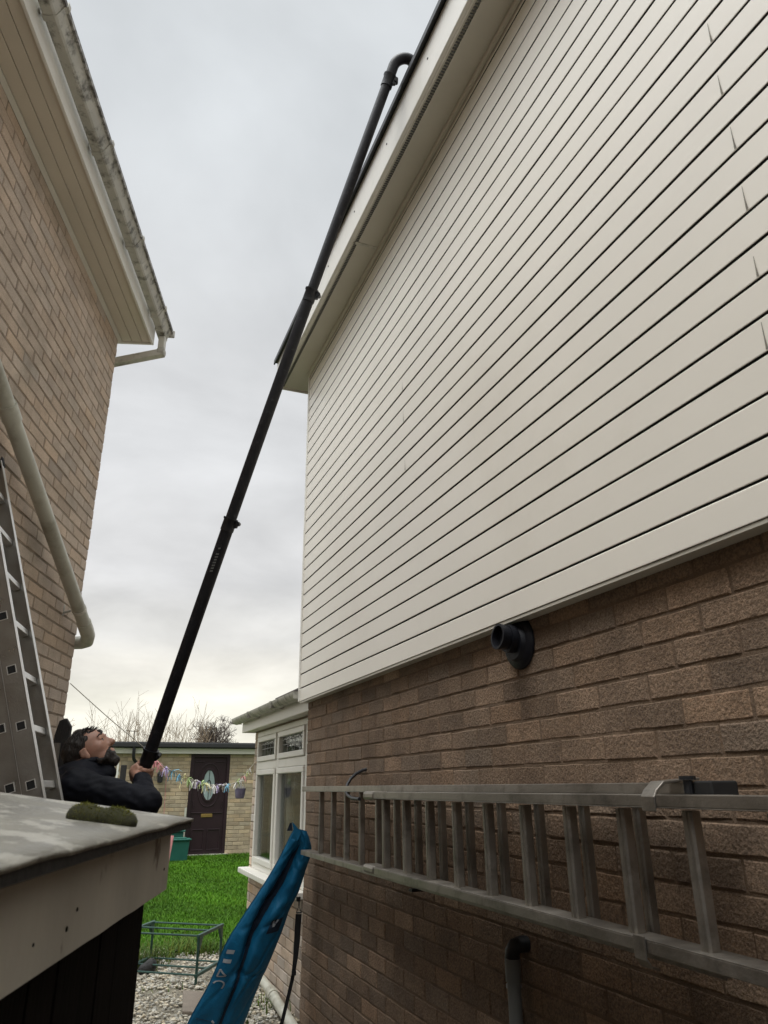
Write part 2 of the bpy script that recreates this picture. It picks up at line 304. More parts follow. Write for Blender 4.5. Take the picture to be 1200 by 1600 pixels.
# ------------------------------------------------------------------ SDF figures (smooth union, surface nets)
def capsule(a, b, ra, rb=None): return ('c', np.array(a, float), np.array(b, float), ra, ra if rb is None else rb)
def ellip(c, ax, rad): return ('e', np.array(c, float), [np.array(x, float) for x in ax], np.array(rad, float))
def sdf_mesh(prims, vox, k=.02, disp=None, cut=None):
    lo, hi = [], []
    for p in prims:
        if p[0] == 'c': r = max(p[3], p[4]); lo.append(np.minimum(p[1], p[2])-r); hi.append(np.maximum(p[1], p[2])+r)
        else: r = p[3].max(); lo.append(p[1]-r); hi.append(p[1]+r)
    pad = k*2+vox*3
    L = np.min(lo, 0)-pad; H = np.max(hi, 0)+pad
    n = np.ceil((H-L)/vox).astype(int)+1
    F = np.full(n, 1.0, dtype=np.float32)
    for p, l, h in zip(prims, lo, hi):
        i0 = np.maximum(0, np.floor((l-pad-L)/vox).astype(int)); i1 = np.minimum(n, np.ceil((h+pad-L)/vox).astype(int)+1)
        g = np.meshgrid(*[L[a]+vox*np.arange(i0[a], i1[a]) for a in range(3)], indexing='ij')
        if p[0] == 'c':
            d = p[2]-p[1]; dd = max(1e-9, d@d)
            t = np.clip(sum((g[a]-p[1][a])*d[a] for a in range(3))/dd, 0, 1)
            D = np.sqrt(sum((g[a]-p[1][a]-t*d[a])**2 for a in range(3)))-(p[3]+(p[4]-p[3])*t)
        else:
            q = [sum((g[a]-p[1][a])*ax[a] for a in range(3)) for ax in p[2]]
            k0 = np.sqrt(sum((q[i]/p[3][i])**2 for i in range(3))); k1 = np.sqrt(sum((q[i]/p[3][i]**2)**2 for i in range(3)))
            D = k0*(k0-1)/np.maximum(k1, 1e-6)
        s = tuple(slice(i0[a], i1[a]) for a in range(3)); A = F[s]
        hh = np.maximum(k-np.abs(A-D), 0)/k
        F[s] = np.minimum(A, D)-hh*hh*k*.25
    if disp is not None or cut is not None:
        g = np.meshgrid(*[L[a]+vox*np.arange(n[a]) for a in range(3)], indexing='ij')
        if disp is not None: F = F+disp(*g)
        if cut is not None: F = np.maximum(F, cut(*g))
    ins = F < 0
    c = [ins[i:n[0]-1+i, j:n[1]-1+j, m:n[2]-1+m] for i in (0, 1) for j in (0, 1) for m in (0, 1)]
    tot = sum(x.astype(np.int8) for x in c); act = (tot > 0) & (tot < 8)
    idx = np.full(act.shape, -1); ii = np.argwhere(act); idx[act] = np.arange(len(ii))
    acc = np.zeros((len(ii), 3)); cnt = np.zeros(len(ii))
    off = [(i, j, m) for i in (0, 1) for j in (0, 1) for m in (0, 1)]
    val = {o_: F[ii[:, 0]+o_[0], ii[:, 1]+o_[1], ii[:, 2]+o_[2]] for o_ in off}
    for a in off:
        for ax in range(3):
            if a[ax]: continue
            b = list(a); b[ax] = 1; b = tuple(b); va, vb = val[a], val[b]; x = (va < 0) != (vb < 0)
            t = np.where(x, va/np.where(np.abs(va-vb) < 1e-12, 1, va-vb), 0)
            pt = np.array(a, float)[None].repeat(len(ii), 0); pt[:, ax] += t
            acc += pt*x[:, None]; cnt += x
    V = L+vox*(ii+acc/np.maximum(cnt, 1)[:, None]); faces = []
    for ax in range(3):
        b1, b2 = [(1, 2), (2, 0), (0, 1)][ax]
        sl0 = [slice(None)]*3; sl1 = [slice(None)]*3; sl0[ax] = slice(0, -1); sl1[ax] = slice(1, None)
        e = np.argwhere(ins[tuple(sl0)] != ins[tuple(sl1)])
        e = e[(e[:, b1] > 0) & (e[:, b2] > 0) & (e[:, b1] < n[b1]-1) & (e[:, b2] < n[b2]-1)]
        def at(d1, d2):
            q = e.copy(); q[:, b1] -= d1; q[:, b2] -= d2; return idx[q[:, 0], q[:, 1], q[:, 2]]
        f = np.stack([at(1, 1), at(0, 1), at(0, 0), at(1, 0)], 1); faces.append(f[(f >= 0).all(1)])
    return V, np.concatenate(faces)
def sdf_obj(name, prims, m, vox=.006, k=.02, parent=None, disp=None, cut=None, label=None):
    V, F = sdf_mesh(prims, vox, k, disp, cut)
    me = bpy.data.meshes.new(name); me.from_pydata(V.tolist(), [], F.tolist()); me.materials.append(m)
    bm = bmesh.new(); bm.from_mesh(me)
    bmesh.ops.smooth_vert(bm, verts=bm.verts, factor=.35, use_axis_x=True, use_axis_y=True, use_axis_z=True)
    bmesh.ops.recalc_face_normals(bm, faces=bm.faces); bm.to_mesh(me); bm.free()
    for p in me.polygons: p.use_smooth = True
    o = bpy.data.objects.new(name, me); COL.objects.link(o)
    if parent: attach(o, parent)
    if label: o['label'] = label
    return o

# ================================================================== SETTING: ground
def gz(x, y):
    t = min(1, max(0, (y-8.6)/7.6)); return .2*t
g = MB()
xs = [-300, -60, -20, -8, -4, -2, 0, 2, 4, 8, 20, 60, 300]; ys = [-300, -60, -20, -8, -3, 0, 3, 5.5]+[5.5+.5*i for i in range(1, 24)]+[20, 30, 60, 150, 600]
for y in ys:
    for x in xs: g.v.append((x, y, gz(x, y)-.012)); g.tone.append((1, 1, 1, 1))
nx = len(xs)
for j in range(len(ys)-1):
    for i in range(nx-1): g.f.append((j*nx+i, j*nx+i+1, (j+1)*nx+i+1, (j+1)*nx+i)); g.mi.append(0)
struct(g.build('ground', M['soil']))
def sheet(name, poly_fn, x0, x1, y0, y1, m, dz, nx=8, ny=24):
    b = MB()
    for j in range(ny+1):
        for i in range(nx+1):
            x = x0+(x1-x0)*i/nx; y = y0+(y1-y0)*j/ny
            y2 = poly_fn(x, y, j/ny); b.v.append((x, y2, gz(x, y2)+dz)); b.tone.append((1, 1, 1, 1))
    for j in range(ny):
        for i in range(nx): b.f.append((j*(nx+1)+i, j*(nx+1)+i+1, (j+1)*(nx+1)+i+1, (j+1)*(nx+1)+i)); b.mi.append(0)
    return b.build(name, m)
def lawn_edge(x): return 8.35+.18*math.sin(x*3.1)+.10*math.sin(x*7.7+1)
struct(sheet('gravel_path', lambda x, y, t: y if t < .99 else lawn_edge(x)+.15, -3, 3, 4.6, 8.5, M['gravel_bed'], -.004, 30, 26))
struct(sheet('lawn', lambda x, y, t: lawn_edge(x)+(16.5-lawn_edge(x))*t, -4, 6, 8.4, 16.5, M['lawn'], .0, 60, 24))
# pebbles
pb = MB(); ico = bmesh.new(); bmesh.ops.create_icosphere(ico, subdivisions=1, radius=1); icv = [v.co.copy() for v in ico.verts]; icf = [tuple(v.index for v in f.verts) for f in ico.faces]; ico.free()
for i in range(9500):
    y = 5.0+3.7*random.random()**.9; x = random.uniform(.25, 1.62)
    d = mnoise.noise(Vector((x*2.3, y*2.3, 3)))
    if d < -.12 and random.random() < .72: continue
    if y > lawn_edge(x)-.1+random.gauss(0, .12): continue
    s = random.choice((.006, .008, .009, .011, .014))*random.uniform(.8, 1.25); sx, sy, sz = s*random.uniform(.8, 1.5), s*random.uniform(.8, 1.3), s*random.uniform(.5, .9)
    a = random.uniform(0, 6.28); ca, sa = math.cos(a), math.sin(a)
    gtone = random.choice((1.15, 1.05, 1.0, .85, .6, 1.3)); w = random.uniform(-.06, .08)
    vs = []
    for q in icv:
        f = 1+random.uniform(-.22, .22); X, Y, Z = q.x*sx*f, q.y*sy*f, q.z*sz*f
        vs.append((x+X*ca-Y*sa, y+X*sa+Y*ca, .004+sz*.55+Z))
    pb.add(vs, icf, 0, (gtone*(1+w), gtone, gtone*(1-w*1.5), 1))
stuff(pb.build('gravel', M['stone'], tone=True), 'pale loose gravel between the lawn and the brick wall', 'gravel')
# rubble edging stones along extension wall
for_rub = MB()
for i in range(46):
    y = random.uniform(5.3, 7.5); x = random.uniform(1.53, 1.575); s = random.uniform(.014, .03); vs = []
    for q in icv:
        f = 1+random.uniform(-.3, .3); vs.append((x+q.x*s*f, y+q.y*s*1.3*f, .012+s*.5+q.z*s*.7*f))
    gtone = random.uniform(.3, .62); for_rub.add(vs, icf, 0, (gtone*1.05, gtone, gtone*.85, 1))
stuff(for_rub.build('rubble_edging', M['stone'], tone=True), 'brown rubble stones between white ground pipe and brick wall', 'rubble')
def blade(mb, x, y, z, h, w, lean, ang, tone, segs=2):
    dx, dy = math.cos(ang), math.sin(ang); wx, wy = -dy*w/2, dx*w/2; vs = []
    for i in range(segs+1):
        t = i/segs; k = lean*h*t*t; f = 1-t*.85
        vs += [(x+dx*k-wx*f, y+dy*k-wy*f, z+h*t*(1-.25*lean*t)), (x+dx*k+wx*f, y+dy*k+wy*f, z+h*t*(1-.25*lean*t))]
    mb.add(vs, [(2*i, 2*i+1, 2*i+3, 2*i+2) for i in range(segs)], 0, tone)
gb = MB()
for i in range(125000):
    y = 8.2+8.2*random.random()**1.35; x = random.uniform(.3+(y-8)*.07, 2.0+(y-8)*.20) if i % 4 else random.uniform(-1.6, 4.0)
    if y < lawn_edge(x)-.05+random.gauss(0, .08): continue
    d = mnoise.noise(Vector((x*.8, y*.8, 0))); f = 1+.3*d+random.uniform(-.22, .22)
    yl = random.random() < .06
    blade(gb, x, y, gz(x, y), random.uniform(.02, .055)*(1+.4*d), random.uniform(.005, .010)*(1+(y-8)*.09), random.uniform(.1, .9), random.uniform(0, 6.28), (f*(1.5 if yl else 1), f, f*.9, 1))
stuff(gb.build('lawn_grass', M['grassblade'], tone=True), 'short bright green grass of the lawn before the hut', 'grass')
wd = MB()
for cx, cy, nn, h in ((.72, 7.75, 260, .24), (.95, 8.1, 200, .2), (1.15, 8.25, 240, .2), (1.35, 8.1, 160, .16), (.5, 8.1, 200, .22), (1.5, 6.75, 40, .1), (1.42, 6.05, 46, .14), (.78, 6.95, 30, .06), (1.55, 8.2, 160, .16), (1.18, 5.75, 24, .1)):
    for i in range(nn):
        f = random.uniform(.55, 1.35)
        blade(wd, cx+random.gauss(0, .10), cy+random.gauss(0, .10), -.005, h*random.uniform(.4, 1.1), .008, random.uniform(.3, 1.5), random.uniform(0, 6.28), (f*random.choice((1, 1, 1.7)), f, f, 1), 4)
stuff(wd.build('weeds', M['weed'], tone=True), 'long tufted weeds at the ragged edge of the lawn', 'weeds')

# ================================================================== RIGHT HOUSE
H = thing('house', 'tall house with cream boarded upper wall over brown brick', 'house', (1.45, 1, 0))
YF = 5.13
b = MB(); b.box((1.45, -4, -.3), (1.56, YF, 2.16), 1); b.box((1.56, YF-.1, -.3), (8, YF, 4.76), 1)
bricks(b, (1.45, YF, -.008), (0, -1, 0), (-1, 0, 0), YF+4, 0, 2.14, seed=3, spread=.11, hue=.025, jit=.0018, depth=.0032, jt=.0075, pale=.4)
b.build('brick_wall', [M['brick_right'], M['mortar_right']], H, tone=True)
cb = MB()
ZB, PI_ = 2.07, .098
zt = ZB; k = 0; edges = [ZB, 2.164]
while edges[-1] < 4.755: edges.append(edges[-1]+PI_)
edges[-1] = 4.757
XC = 1.392
for k in range(len(edges)-1):
    a, t = edges[k], edges[k+1]; w = random.uniform(-.0006, .0006)
    # shiplap board profile: open shadow groove with a chamfered lower board top
    prof = [(XC+.026, a), (XC+.001+w, a), (XC+w, a+.002), (XC+w+.0006, t-.0105), (XC+w+.004, t-.0065), (XC+.022, t-.0058), (XC+.022, t), (XC+.026, t)]
    ysg = np.linspace(YF+.028, -4, 40)
    base = len(cb.v); n_ = len(prof)
    for yy in ysg:
        wob = .0011*mnoise.noise(Vector((yy*1.1, k*3.1, 0)))+.0006*mnoise.noise(Vector((yy*4, k*1.7, 5)))
        for i, (x, z) in enumerate(prof): cb.v.append((x+(wob if i in (1, 2, 3, 4) else 0), yy, z+(wob*.5 if i in (1, 2, 3, 4) else 0))); cb.tone.append((1, 1, 1, 1))
    for j in range(len(ysg)-1):
        for i in range(n_-1): cb.f.append((base+j*n_+i, base+j*n_+i+1, base+(j+1)*n_+i+1, base+(j+1)*n_+i)); cb.mi.append(1 if i in (0, 5, 6) else 0)  # groove faces get the painted shade, board faces the cream
cb.box((XC+.026, -4, ZB), (XC+.03, YF+.02, 4.757))
clad = cb.build('cladding', [M['clad'], M['groove_shade']], H)
t = MB(); t.box((XC-.006, YF+.028, ZB-.004), (1.47, YF+.062, 4.757)); t.build('corner_trim', M['upvc'], H, bevel=.004)
t = MB(); t.box((XC+.003, -4, ZB-.012), (1.449, YF+.027, ZB-.001)); t.build('base_trim', M['soffit'], H)
t = MB(); t.box((XC-.024, -4, 4.7305), (XC-.003, YF+.027, 4.7575)); t.build('cover_trim', M['soffit'], H, bevel=.004)
# soffit in two lengths with vent slot and joint
ZS = 4.758; XF = 1.19
sf = MB(); JY = 3.52
for (y0, y1) in ((-4, JY-.004), (JY+.004, 5.445)):
    sf.box((XF+.004, y0, ZS), (XF+.024, y1, ZS+.01)); sf.box((XF+.046, y0, ZS), (8 if y0 > 0 and False else 1.46, y1, ZS+.01))
sf.box((XF+.004, -4, ZS+.012), (1.46, 5.445, ZS+.02)); sf.box((1.46, YF+.03, ZS), (2.2, 5.445, ZS+.01))
sf.build('soffit', M['soffit'], H)
t = MB(); t.box((XF+.03, JY-.012, ZS-.004), (XC-.025, JY+.012, ZS-.0005)); t.build('joint_trim', M['upvc_dirty'], H)
v = MB(); y = -1.0
while y < 5.43:
    v.box((XF+.0245, y, ZS+.001), (XF+.0455, y+.006, ZS+.006)); y += .016
v.build('vent_strip', M['greypipe'], H)
fa = MB(); fa.box((XF-.018, -4, ZS-.012), (XF, 5.46, ZS+.25)); fa.box((XF, -4, ZS-.012), (XF+.012, 5.446, ZS-.0015))
fa.box((XF+.001, 5.446, ZS-.012), (2.2, 5.464, ZS+.17)); fa.build('fascia', M['upvc'], H, bevel=.003)
t = MB(); t.box((XF-.045, -4, ZS+.252), (XF+.03, 5.48, ZS+.275)); t.box((XF-.047, -4, ZS+.232), (XF-.036, 5.478, ZS+.2515)); t.build('drip_edge', M['black'], H)
for y in (.6, 1.2, 1.75, 2.3, 2.85, 3.4, 3.95, 4.5, 5.05):
    t = MB(); t.lathe((XF-.018, y, ZS+.13), (-1, 0, 0), [(0, .006), (.003, .0055), (.004, .002)], 10); t.build('fixing', M['black'], H)
rf = MB(); rf.prism([(XF-.03, -4, ZS+.276), (8, -4, ZS+2.6), (8, -4, ZS+2.45), (XF-.03, -4, ZS+.2755)], (0, 9.48, 0)); rf.build('roof', M['tile'], H)
for y0, z0, ln_ in ((.984, 3.46, .07), (.990, 3.27, .07), (.989, 3.07, .075), (.996, 2.87, .075), (1.009, 2.67, .06), (1.028, 2.47, .075), (3.2, 3.37, .07), (3.19, 3.03, .06), (3.205, 3.55, .05)):
    k = max(i for i, e in enumerate(edges) if e <= z0+.02); za = edges[k]+.004
    t = MB(); t.add([(XC-.0012, y0-.0035, za), (XC-.0012, y0+.0035, za), (XC-.0012, y0+.0018, za+ln_*.5), (XC-.0012, y0+.0006, za+ln_), (XC-.0012, y0-.0006, za+ln_), (XC-.0012, y0-.001, za+ln_*.5)], [(0, 1, 2, 3, 4, 5)]); t.build('streak_mark', M['stainline'], clad)

# ---- flue terminal
FL = thing('flue_terminal', 'black round boiler flue terminal just under the cream boards', 'flue', (1.45, 2.285, 1.995))
t = MB(); t.lathe((1.444, 2.285, 1.985), (-1, 0, 0), [(0, .094), (.006, .094), (.016, .086), (.02, .068), (.034, .06)], 36); t.build('wall_plate', M['flue'], FL, smooth=True)
t = MB(); t.tube([(1.42, 2.285, 2.0), (1.385, 2.285, 2.0)], [.052, .050], 28); t.build('collar', M['flue'], FL, smooth=True)
t = MB(); t.lathe((1.384, 2.285, 2.002), (-1, 0, .1), [(0, .043), (.024, .043), (.025, .047), (.036, .047), (.0365, .039), (.012, .037), (.011, .001)], 28); t.build('exhaust_spout', M['flue'], FL, smooth=True)

# ---- grey drain pipe low on the wall
DP = thing('waste_pipe', 'grey waste pipe with dark elbow low on the brown brick wall', 'pipe', (1.40, 2.40, 0))
t = MB(); t.tube([(1.398, 2.405, 0), (1.398, 2.405, .95)], .022, 18); t.tube([(1.398, 2.405, .90), (1.398, 2.405, .965)], .026, 18); t.build('pipe', M['greypipe'], DP, smooth=True)
t = MB(); t.tube([(1.398, 2.405, .9655), (1.399, 2.403, .985), (1.408, 2.40, 1.0), (1.425, 2.395, 1.006), (1.452, 2.39, 1.006)], [.0245, .025, .025, .025, .025], 18); t.build('elbow', M['black'], DP, smooth=True)
t = MB(); t.tube([(1.42, 2.46, 0), (1.42, 2.46, .93), (1.425, 2.457, .965), (1.452, 2.45, .985)], .011, 12); t.build('cable', M['black'], DP, smooth=True)
t = MB(); t.box((1.395, 2.43, .872), (1.44, 2.452, .885)); t.build('clip', M['print'], DP)

# ---- black hook over the hung ladder
hk = MB(); hk.tube([(1.455, 3.92, 1.588), (1.43, 3.94, 1.582), (1.40, 3.96, 1.565), (1.37, 3.965, 1.54), (1.345, 3.95, 1.51), (1.328, 3.92, 1.478), (1.318, 3.86, 1.455), (1.312, 3.77, 1.442), (1.31, 3.66, 1.440)], .0085, 10)
tag(hk.build('ladder_hook', M['black'], smooth=True), 'curved black hook sticking from brick above the hung ladder', 'hook')

# ---- extension ladder hung on the right wall
LW = thing('extension_ladder', 'aluminium extension ladder hung sideways along the brown brick wall', 'ladder', (1.3, 2.5, 1.1))
def rail(name, x0, x1, y0, y1, z0, z1, parent, m, lip):
    # C-channel: web + two flanges, opening towards the rungs' far side
    q = MB(); w = .003
    if lip > 0: q.box((x0, y0, z0), (x1, y1, z0+w)); q.box((x0, y0, z0+w), (x0+w, y1, z1)); q.box((x1-w, y0, z0+w), (x1, y1, z1))
    else: q.box((x0, y0, z1-w), (x1, y1, z1)); q.box((x0, y0, z0), (x0+w, y1, z1-w)); q.box((x1-w, y0, z0), (x1, y1, z1-w))
    q.box((x0+.004, y0, z0+.0035), (x1-.004, y1, z1-.0035))
    return q.build(name, m, parent, bevel=.0025)
def hrung(x, y, z0, z1, parent, m, s=.0155):
    q = MB(); pr = []
    for (a, c) in ((-1, -.7), (-.7, -1), (.7, -1), (1, -.7), (1, .7), (.7, 1), (-.7, 1), (-1, .7)): pr.append((x+a*s, y+c*s, z0))
    q.prism(pr, (0, 0, z1-z0)); q.box((x-s-.0015, y-.003, z0), (x-s+.001, y+.003, z1))
    return q.build('rung', m, parent)
fr_t = rail('rail', 1.232, 1.298, -1.0, 3.374, 1.447, 1.476, LW, M['alu2'], 1)
fr_b = rail('rail', 1.232, 1.30, -1.0, 3.374, 1.143, 1.172, LW, M['alu2'], -1)
bk_t = rail('rail', 1.318, 1.388, 1.385, 4.76, 1.472, 1.502, LW, M['alu2'], 1)
bk_b = rail('rail', 1.318, 1.388, 1.385, 4.75, 1.110, 1.137, LW, M['alu2'], -1)
for y0 in (3.37,):
    for (x0, x1, z0, z1) in ((1.228, 1.306, 1.441, 1.479), (1.228, 1.304, 1.140, 1.175)):
        q = MB(); q.box((x0, y0-.12, z0), (x1, y0+.02, z1)); q.build('end_cap', M['alu2'], LW, bevel=.012)
q = MB(); q.box((1.314, 1.338, 1.470), (1.392, 1.395, 1.505)); q.build('rubber_foot', M['rubber'], LW, bevel=.004)
for i in range(17): hrung(1.266, 3.19-.2285*i, 1.1725, 1.4435, LW, M['alu2'])
for i in range(13): hrung(1.352, 4.44-.2335*i, 1.1375, 1.4715, LW, M['alu2'], .0135)
q = MB()
q.prism([(1.228, 1.43, 1.44), (1.228, 1.43, 1.472), (1.238, 1.43, 1.487), (1.262, 1.43, 1.505), (1.372, 1.43, 1.513), (1.372, 1.43, 1.507), (1.266, 1.43, 1.499), (1.243, 1.43, 1.482), (1.2315, 1.43, 1.468), (1.2315, 1.43, 1.44)], (0, .045, 0)); q.build('guide_bracket', M['alu2'], LW, bevel=.002)
q = MB(); q.prism([(1.226, 1.52, 1.178), (1.226, 1.52, 1.13), (1.24, 1.52, 1.112), (1.262, 1.52, 1.106), (1.262, 1.52, 1.112), (1.244, 1.52, 1.116), (1.230, 1.52, 1.133), (1.230, 1.52, 1.178)], (0, .04, 0)); q.build('guide_bracket', M['alu2'], LW, bevel=.002)
q = MB(); q.tube([(1.31, 1.405, 1.477), (1.31, 1.405, 1.507)], .011, 10); q.tube([(1.31, 1.405, 1.5075), (1.31, 1.405, 1.516)], .019, 10); q.build('bolt', M['black'], LW)
for yy in (3.0, .9):
    q = MB(); q.box((1.30, yy, 1.099), (1.446, yy+.03, 1.1095)); q.build('wall_hook', M['black'], LW)
    q = MB(); q.box((1.389, yy, 1.46), (1.446, yy+.03, 1.47)); q.build('wall_hook', M['black'], LW)

# ================================================================== EXTENSION behind the right house
XE = 1.60
E_ = thing('house_extension', 'single storey brick extension with white window behind the tall house', 'extension', (XE, 6.4, 0))
WY0, WY1, WZ0, WZ1 = 5.62, 7.42, .80, 2.005
b = MB(); YE = 7.57
for (y0, y1, z0, z1) in ((YF, WY0, -.2, 2.2), (WY1, YE, -.2, 2.2), (WY0, WY1, -.2, WZ0)): b.box((XE, y0, z0), (XE+.1, y1, z1), 1)
b.box((XE, WY0, WZ1), (XE+.1, WY1, 2.2), 1); b.box((XE+.1, YE-.1, -.2), (5, YE, 2.2), 1)
bricks(b, (XE, YE, -.008), (0, -1, 0), (-1, 0, 0), YE-YF-.01, 0, 2.02, holes=[(YE-WY1, YE-WY0, WZ0, WZ1)], seed=5, spread=.12)
b.build('brick_wall', [M['brick_left'], M['mortar_left']], E_, tone=True)
# far end wall facing the garden in brick too
Wd = MB(); fx0, fx1 = XE-.012, XE+.05
def bar(mb, y0, y1, z0, z1, x0=fx0, x1=fx1): mb.box((x0, y0, z0), (x1, y1, z1))
bar(Wd, WY0, WY1, WZ0, WZ0+.055); bar(Wd, WY0, WY1, WZ1-.05, WZ1); bar(Wd, WY0, WY0+.055, WZ0+.0555, WZ1-.0505); bar(Wd, WY1-.055, WY1, WZ0+.0555, WZ1-.0505)
MY = 6.57; TZ = 1.69
bar(Wd, MY-.035, MY+.035, WZ0+.0555, WZ1-.0505); bar(Wd, WY0+.0555, MY-.0355, TZ-.035, TZ+.035); bar(Wd, MY+.0355, WY1-.0555, TZ-.035, TZ+.035)
win = Wd.build('window', M['upvc'], E_, bevel=.006)
def sash(y0, y1, z0, z1):
    q = MB(); w = .045; a, c = fx0-.014, fx1-.02
    bar(q, y0, y1, z0, z0+w, a, c); bar(q, y0, y1, z1-w, z1, a, c); bar(q, y0, y0+w, z0+w+.0005, z1-w-.0005, a, c); bar(q, y1-w, y1, z0+w+.0005, z1-w-.0005, a, c)
    q.build('sash', M['upvc'], win, bevel=.006)
    q = MB(); q.box((XE+.008, y0+w-.004, z0+w-.004), (XE+.014, y1-w+.004, z1-w+.004)); q.build('pane', M['glass'], win)
for y0, y1 in ((WY0+.058, MY-.038), (MY+.038, WY1-.058)):
    sash(y0, y1, TZ+.038, WZ1-.053); sash(y0, y1, WZ0+.058, TZ-.038)
    q = MB()
    a0, a1, c0, c1 = y0+.045, y1-.045, TZ+.083, WZ1-.098
    mid = (a0+a1)/2; mz = (c0+c1)/2
    for yy in (a0+(a1-a0)*.25, a0+(a1-a0)*.75): q.tube([(XE+.006, yy, c0), (XE+.006, yy, c1)], .003, 5)
    q.tube([(XE+.006, a0, mz), (XE+.006, a1, mz)], .003, 5)
    dmd = [(XE+.006, mid+s1*.07, mz+s2*.09) for s1, s2 in ((0, 1), (1, 0), (0, -1), (-1, 0), (0, 1))]; q.tube(dmd, .003, 5)
    sc = [(XE+.006, a0+(a1-a0)*i/24, c1-.012-.018*abs(math.sin(i*.9))) for i in range(25)]; q.tube(sc, .005, 5)
    q.build('leaded_pattern', M['lead'], win)
q = MB(); q.box((XE-.115, WY0-.06, WZ0-.045), (XE+.02, WY1+.12, WZ0-.001)); q.build('window_sill', M['upvc'], E_, bevel=.006)
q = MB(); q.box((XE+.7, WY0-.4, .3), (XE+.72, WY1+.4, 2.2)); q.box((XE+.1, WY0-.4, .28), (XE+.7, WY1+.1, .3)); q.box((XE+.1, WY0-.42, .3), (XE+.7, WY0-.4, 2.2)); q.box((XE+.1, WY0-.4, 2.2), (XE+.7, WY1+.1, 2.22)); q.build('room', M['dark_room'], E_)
def curtain(y0, y1, x, m, amp=.03, fr=34, z0=.84, z1=1.68):
    q = MB(); n_ = 90
    for i in range(n_+1):
        yy = y0+(y1-y0)*i/n_; xx = x+amp*math.sin(yy*fr)+amp*.4*math.sin(yy*fr*2.3+1)
        q.v += [(xx, yy, z0), (xx, yy, z1)]; q.tone += [(1, 1, 1, 1)]*2
        if i: q.f.append((2*i-2, 2*i, 2*i+1, 2*i-1)); q.mi.append(0)
    o = q.build('curtain', m, E_, smooth=True); sm = o.modifiers.new('so', 'SOLIDIFY'); sm.thickness = .004
curtain(WY0, MY-.28, XE+.16, M['curtain']); curtain(MY+.30, WY1, XE+.16, M['curtain']); curtain(MY-.02, MY+.12, XE+.14, M['netcurtain'], .02, 60); curtain(WY1-.55, WY1-.47, XE+.13, M['netcurtain'], .015, 60)
curtain(WY0+.02, WY0+.2, XE+.13, M['netcurtain'], .02, 50)
q = MB(); q.box((1.485, YF+.02, 2.022), (1.598, YE+.02, 2.034)); q.build('soffit', M['upvc_dirty'], E_)
q = MB(); q.box((1.465, YF+.03, 2.012), (1.484, YE+.04, 2.15)); q.box((1.484, YE+.021, 2.012), (1.75, YE+.04, 2.15)); q.build('fascia', M['upvc'], E_, bevel=.003)
def halfgutter(cx, cz, r, y0, y1, n=14, fl=1.0):
    q = MB(); pr = []
    for i in range(n+1): a = math.pi+math.pi*i/n; pr.append((cx+r*math.cos(a), y0, cz+r*fl*math.sin(a)))
    for i in range(n+1): a = 2*math.pi-math.pi*i/n; pr.append((cx+(r-.004)*math.cos(a), y0, cz+(r-.004)*fl*math.sin(a)))
    q.prism(pr, (0, y1-y0, 0)); q.box((cx-r+.003, y1, cz-r*.9), (cx+r-.003, y1+.004, cz)); q.box((cx-r+.003, y0-.004, cz-r*.9), (cx+r-.003, y0, cz)); return q
gut = halfgutter(1.408, 2.145, .055, YF+.08, YE+.06).build('gutter', M['gutter_dirty'], E_, smooth=True)
for yy in (5.9, 6.8):
    halfgutter(1.408, 2.147, .060, yy, yy+.05).build('gutter_bracket', M['gutter_dirty'], gut)
for q0, (y0, y1, zz) in enumerate(((YF+.07, 5.95, .02), (5.95, 6.75, .012), (6.75, YE+.06, .004))):
    q = MB(); q.prism([(1.40, y0, 2.155+zz), (5, y0, 3.2+zz), (5, y0, 3.18+zz), (1.40, y0, 2.14+zz)], (0, y1-y0, 0)); q.build('roof_tiles', M['tile'], E_)

# ---- white drain pipe on the ground
q = MB(); q.tube([(1.43, 4.7, .045), (1.475, 5.35, .047), (1.52, 6.0, .05), (1.535, 6.18, .05)], .035, 16); q.tube([(1.533, 6.15, .05), (1.545, 6.3, .05)], .042, 16); q.tube([(1.54, 6.25, .05), (1.56, 6.65, .05), (1.555, 7.3, .05)], .035, 16)
tag(q.build('ground_pipe', M['whitepipe'], smooth=True), 'white plastic pipe lying on the gravel along the extension wall', 'pipe')
# ---- paving slab
q = MB(); q.obox((.868, 6.10, -.004), (.17, -.13, 0), (.075, .57, 0), (0, 0, .04))
tag(q.build('paving_slab', M['concrete'], bevel=.006), 'square brown concrete slab lying loose in the gravel', 'slab')

# ---- green metal frame
CF = thing('metal_frame_stand', 'low dark green metal frame standing empty on the gravel', 'frame stand', (.98, 7.3, 0))
FR = Vector((1.072, 6.905, 0)); BR = Vector((1.335, 7.34, 0)); BL = Vector((.786, 7.762, 0)); FL_ = FR+BL-BR
zt_, zb_ = .355, .075
for nm, p in (('a', FR), ('b', BR), ('c', FL_), ('d', BL)):
    q = MB(); q.box((p.x-.010, p.y-.010, 0), (p.x+.010, p.y+.010, zt_-.012)); q.build('leg', M['cartgreen'], CF, bevel=.003)
for a, c in ((FR, BR), (FL_, BL)):
    d = (c-a).normalized(); s_ = Vector((-d.y, d.x, 0))
    for z in (zt_, zb_):
        q = MB(); q.obox(a-d*.015-s_*.014+Vector((0, 0, z-.012)), d*((c-a).length+.03), s_*.028, (0, 0, .024)); q.build('side_rail', M['cartgreen'], CF, bevel=.003)
    for p, sg in ((a, 1), (c, -1)):
        q = MB(); q.prism([p+s_*-.012+Vector((0, 0, zt_-.013)), p-s_*.012+d*sg*.07+Vector((0, 0, zt_-.013)), p-s_*.012+d*sg*.012+Vector((0, 0, zt_-.1)), p-s_*.012+Vector((0, 0, zt_-.1))], s_*.024); q.build('gusset', M['cartgreen'], CF)
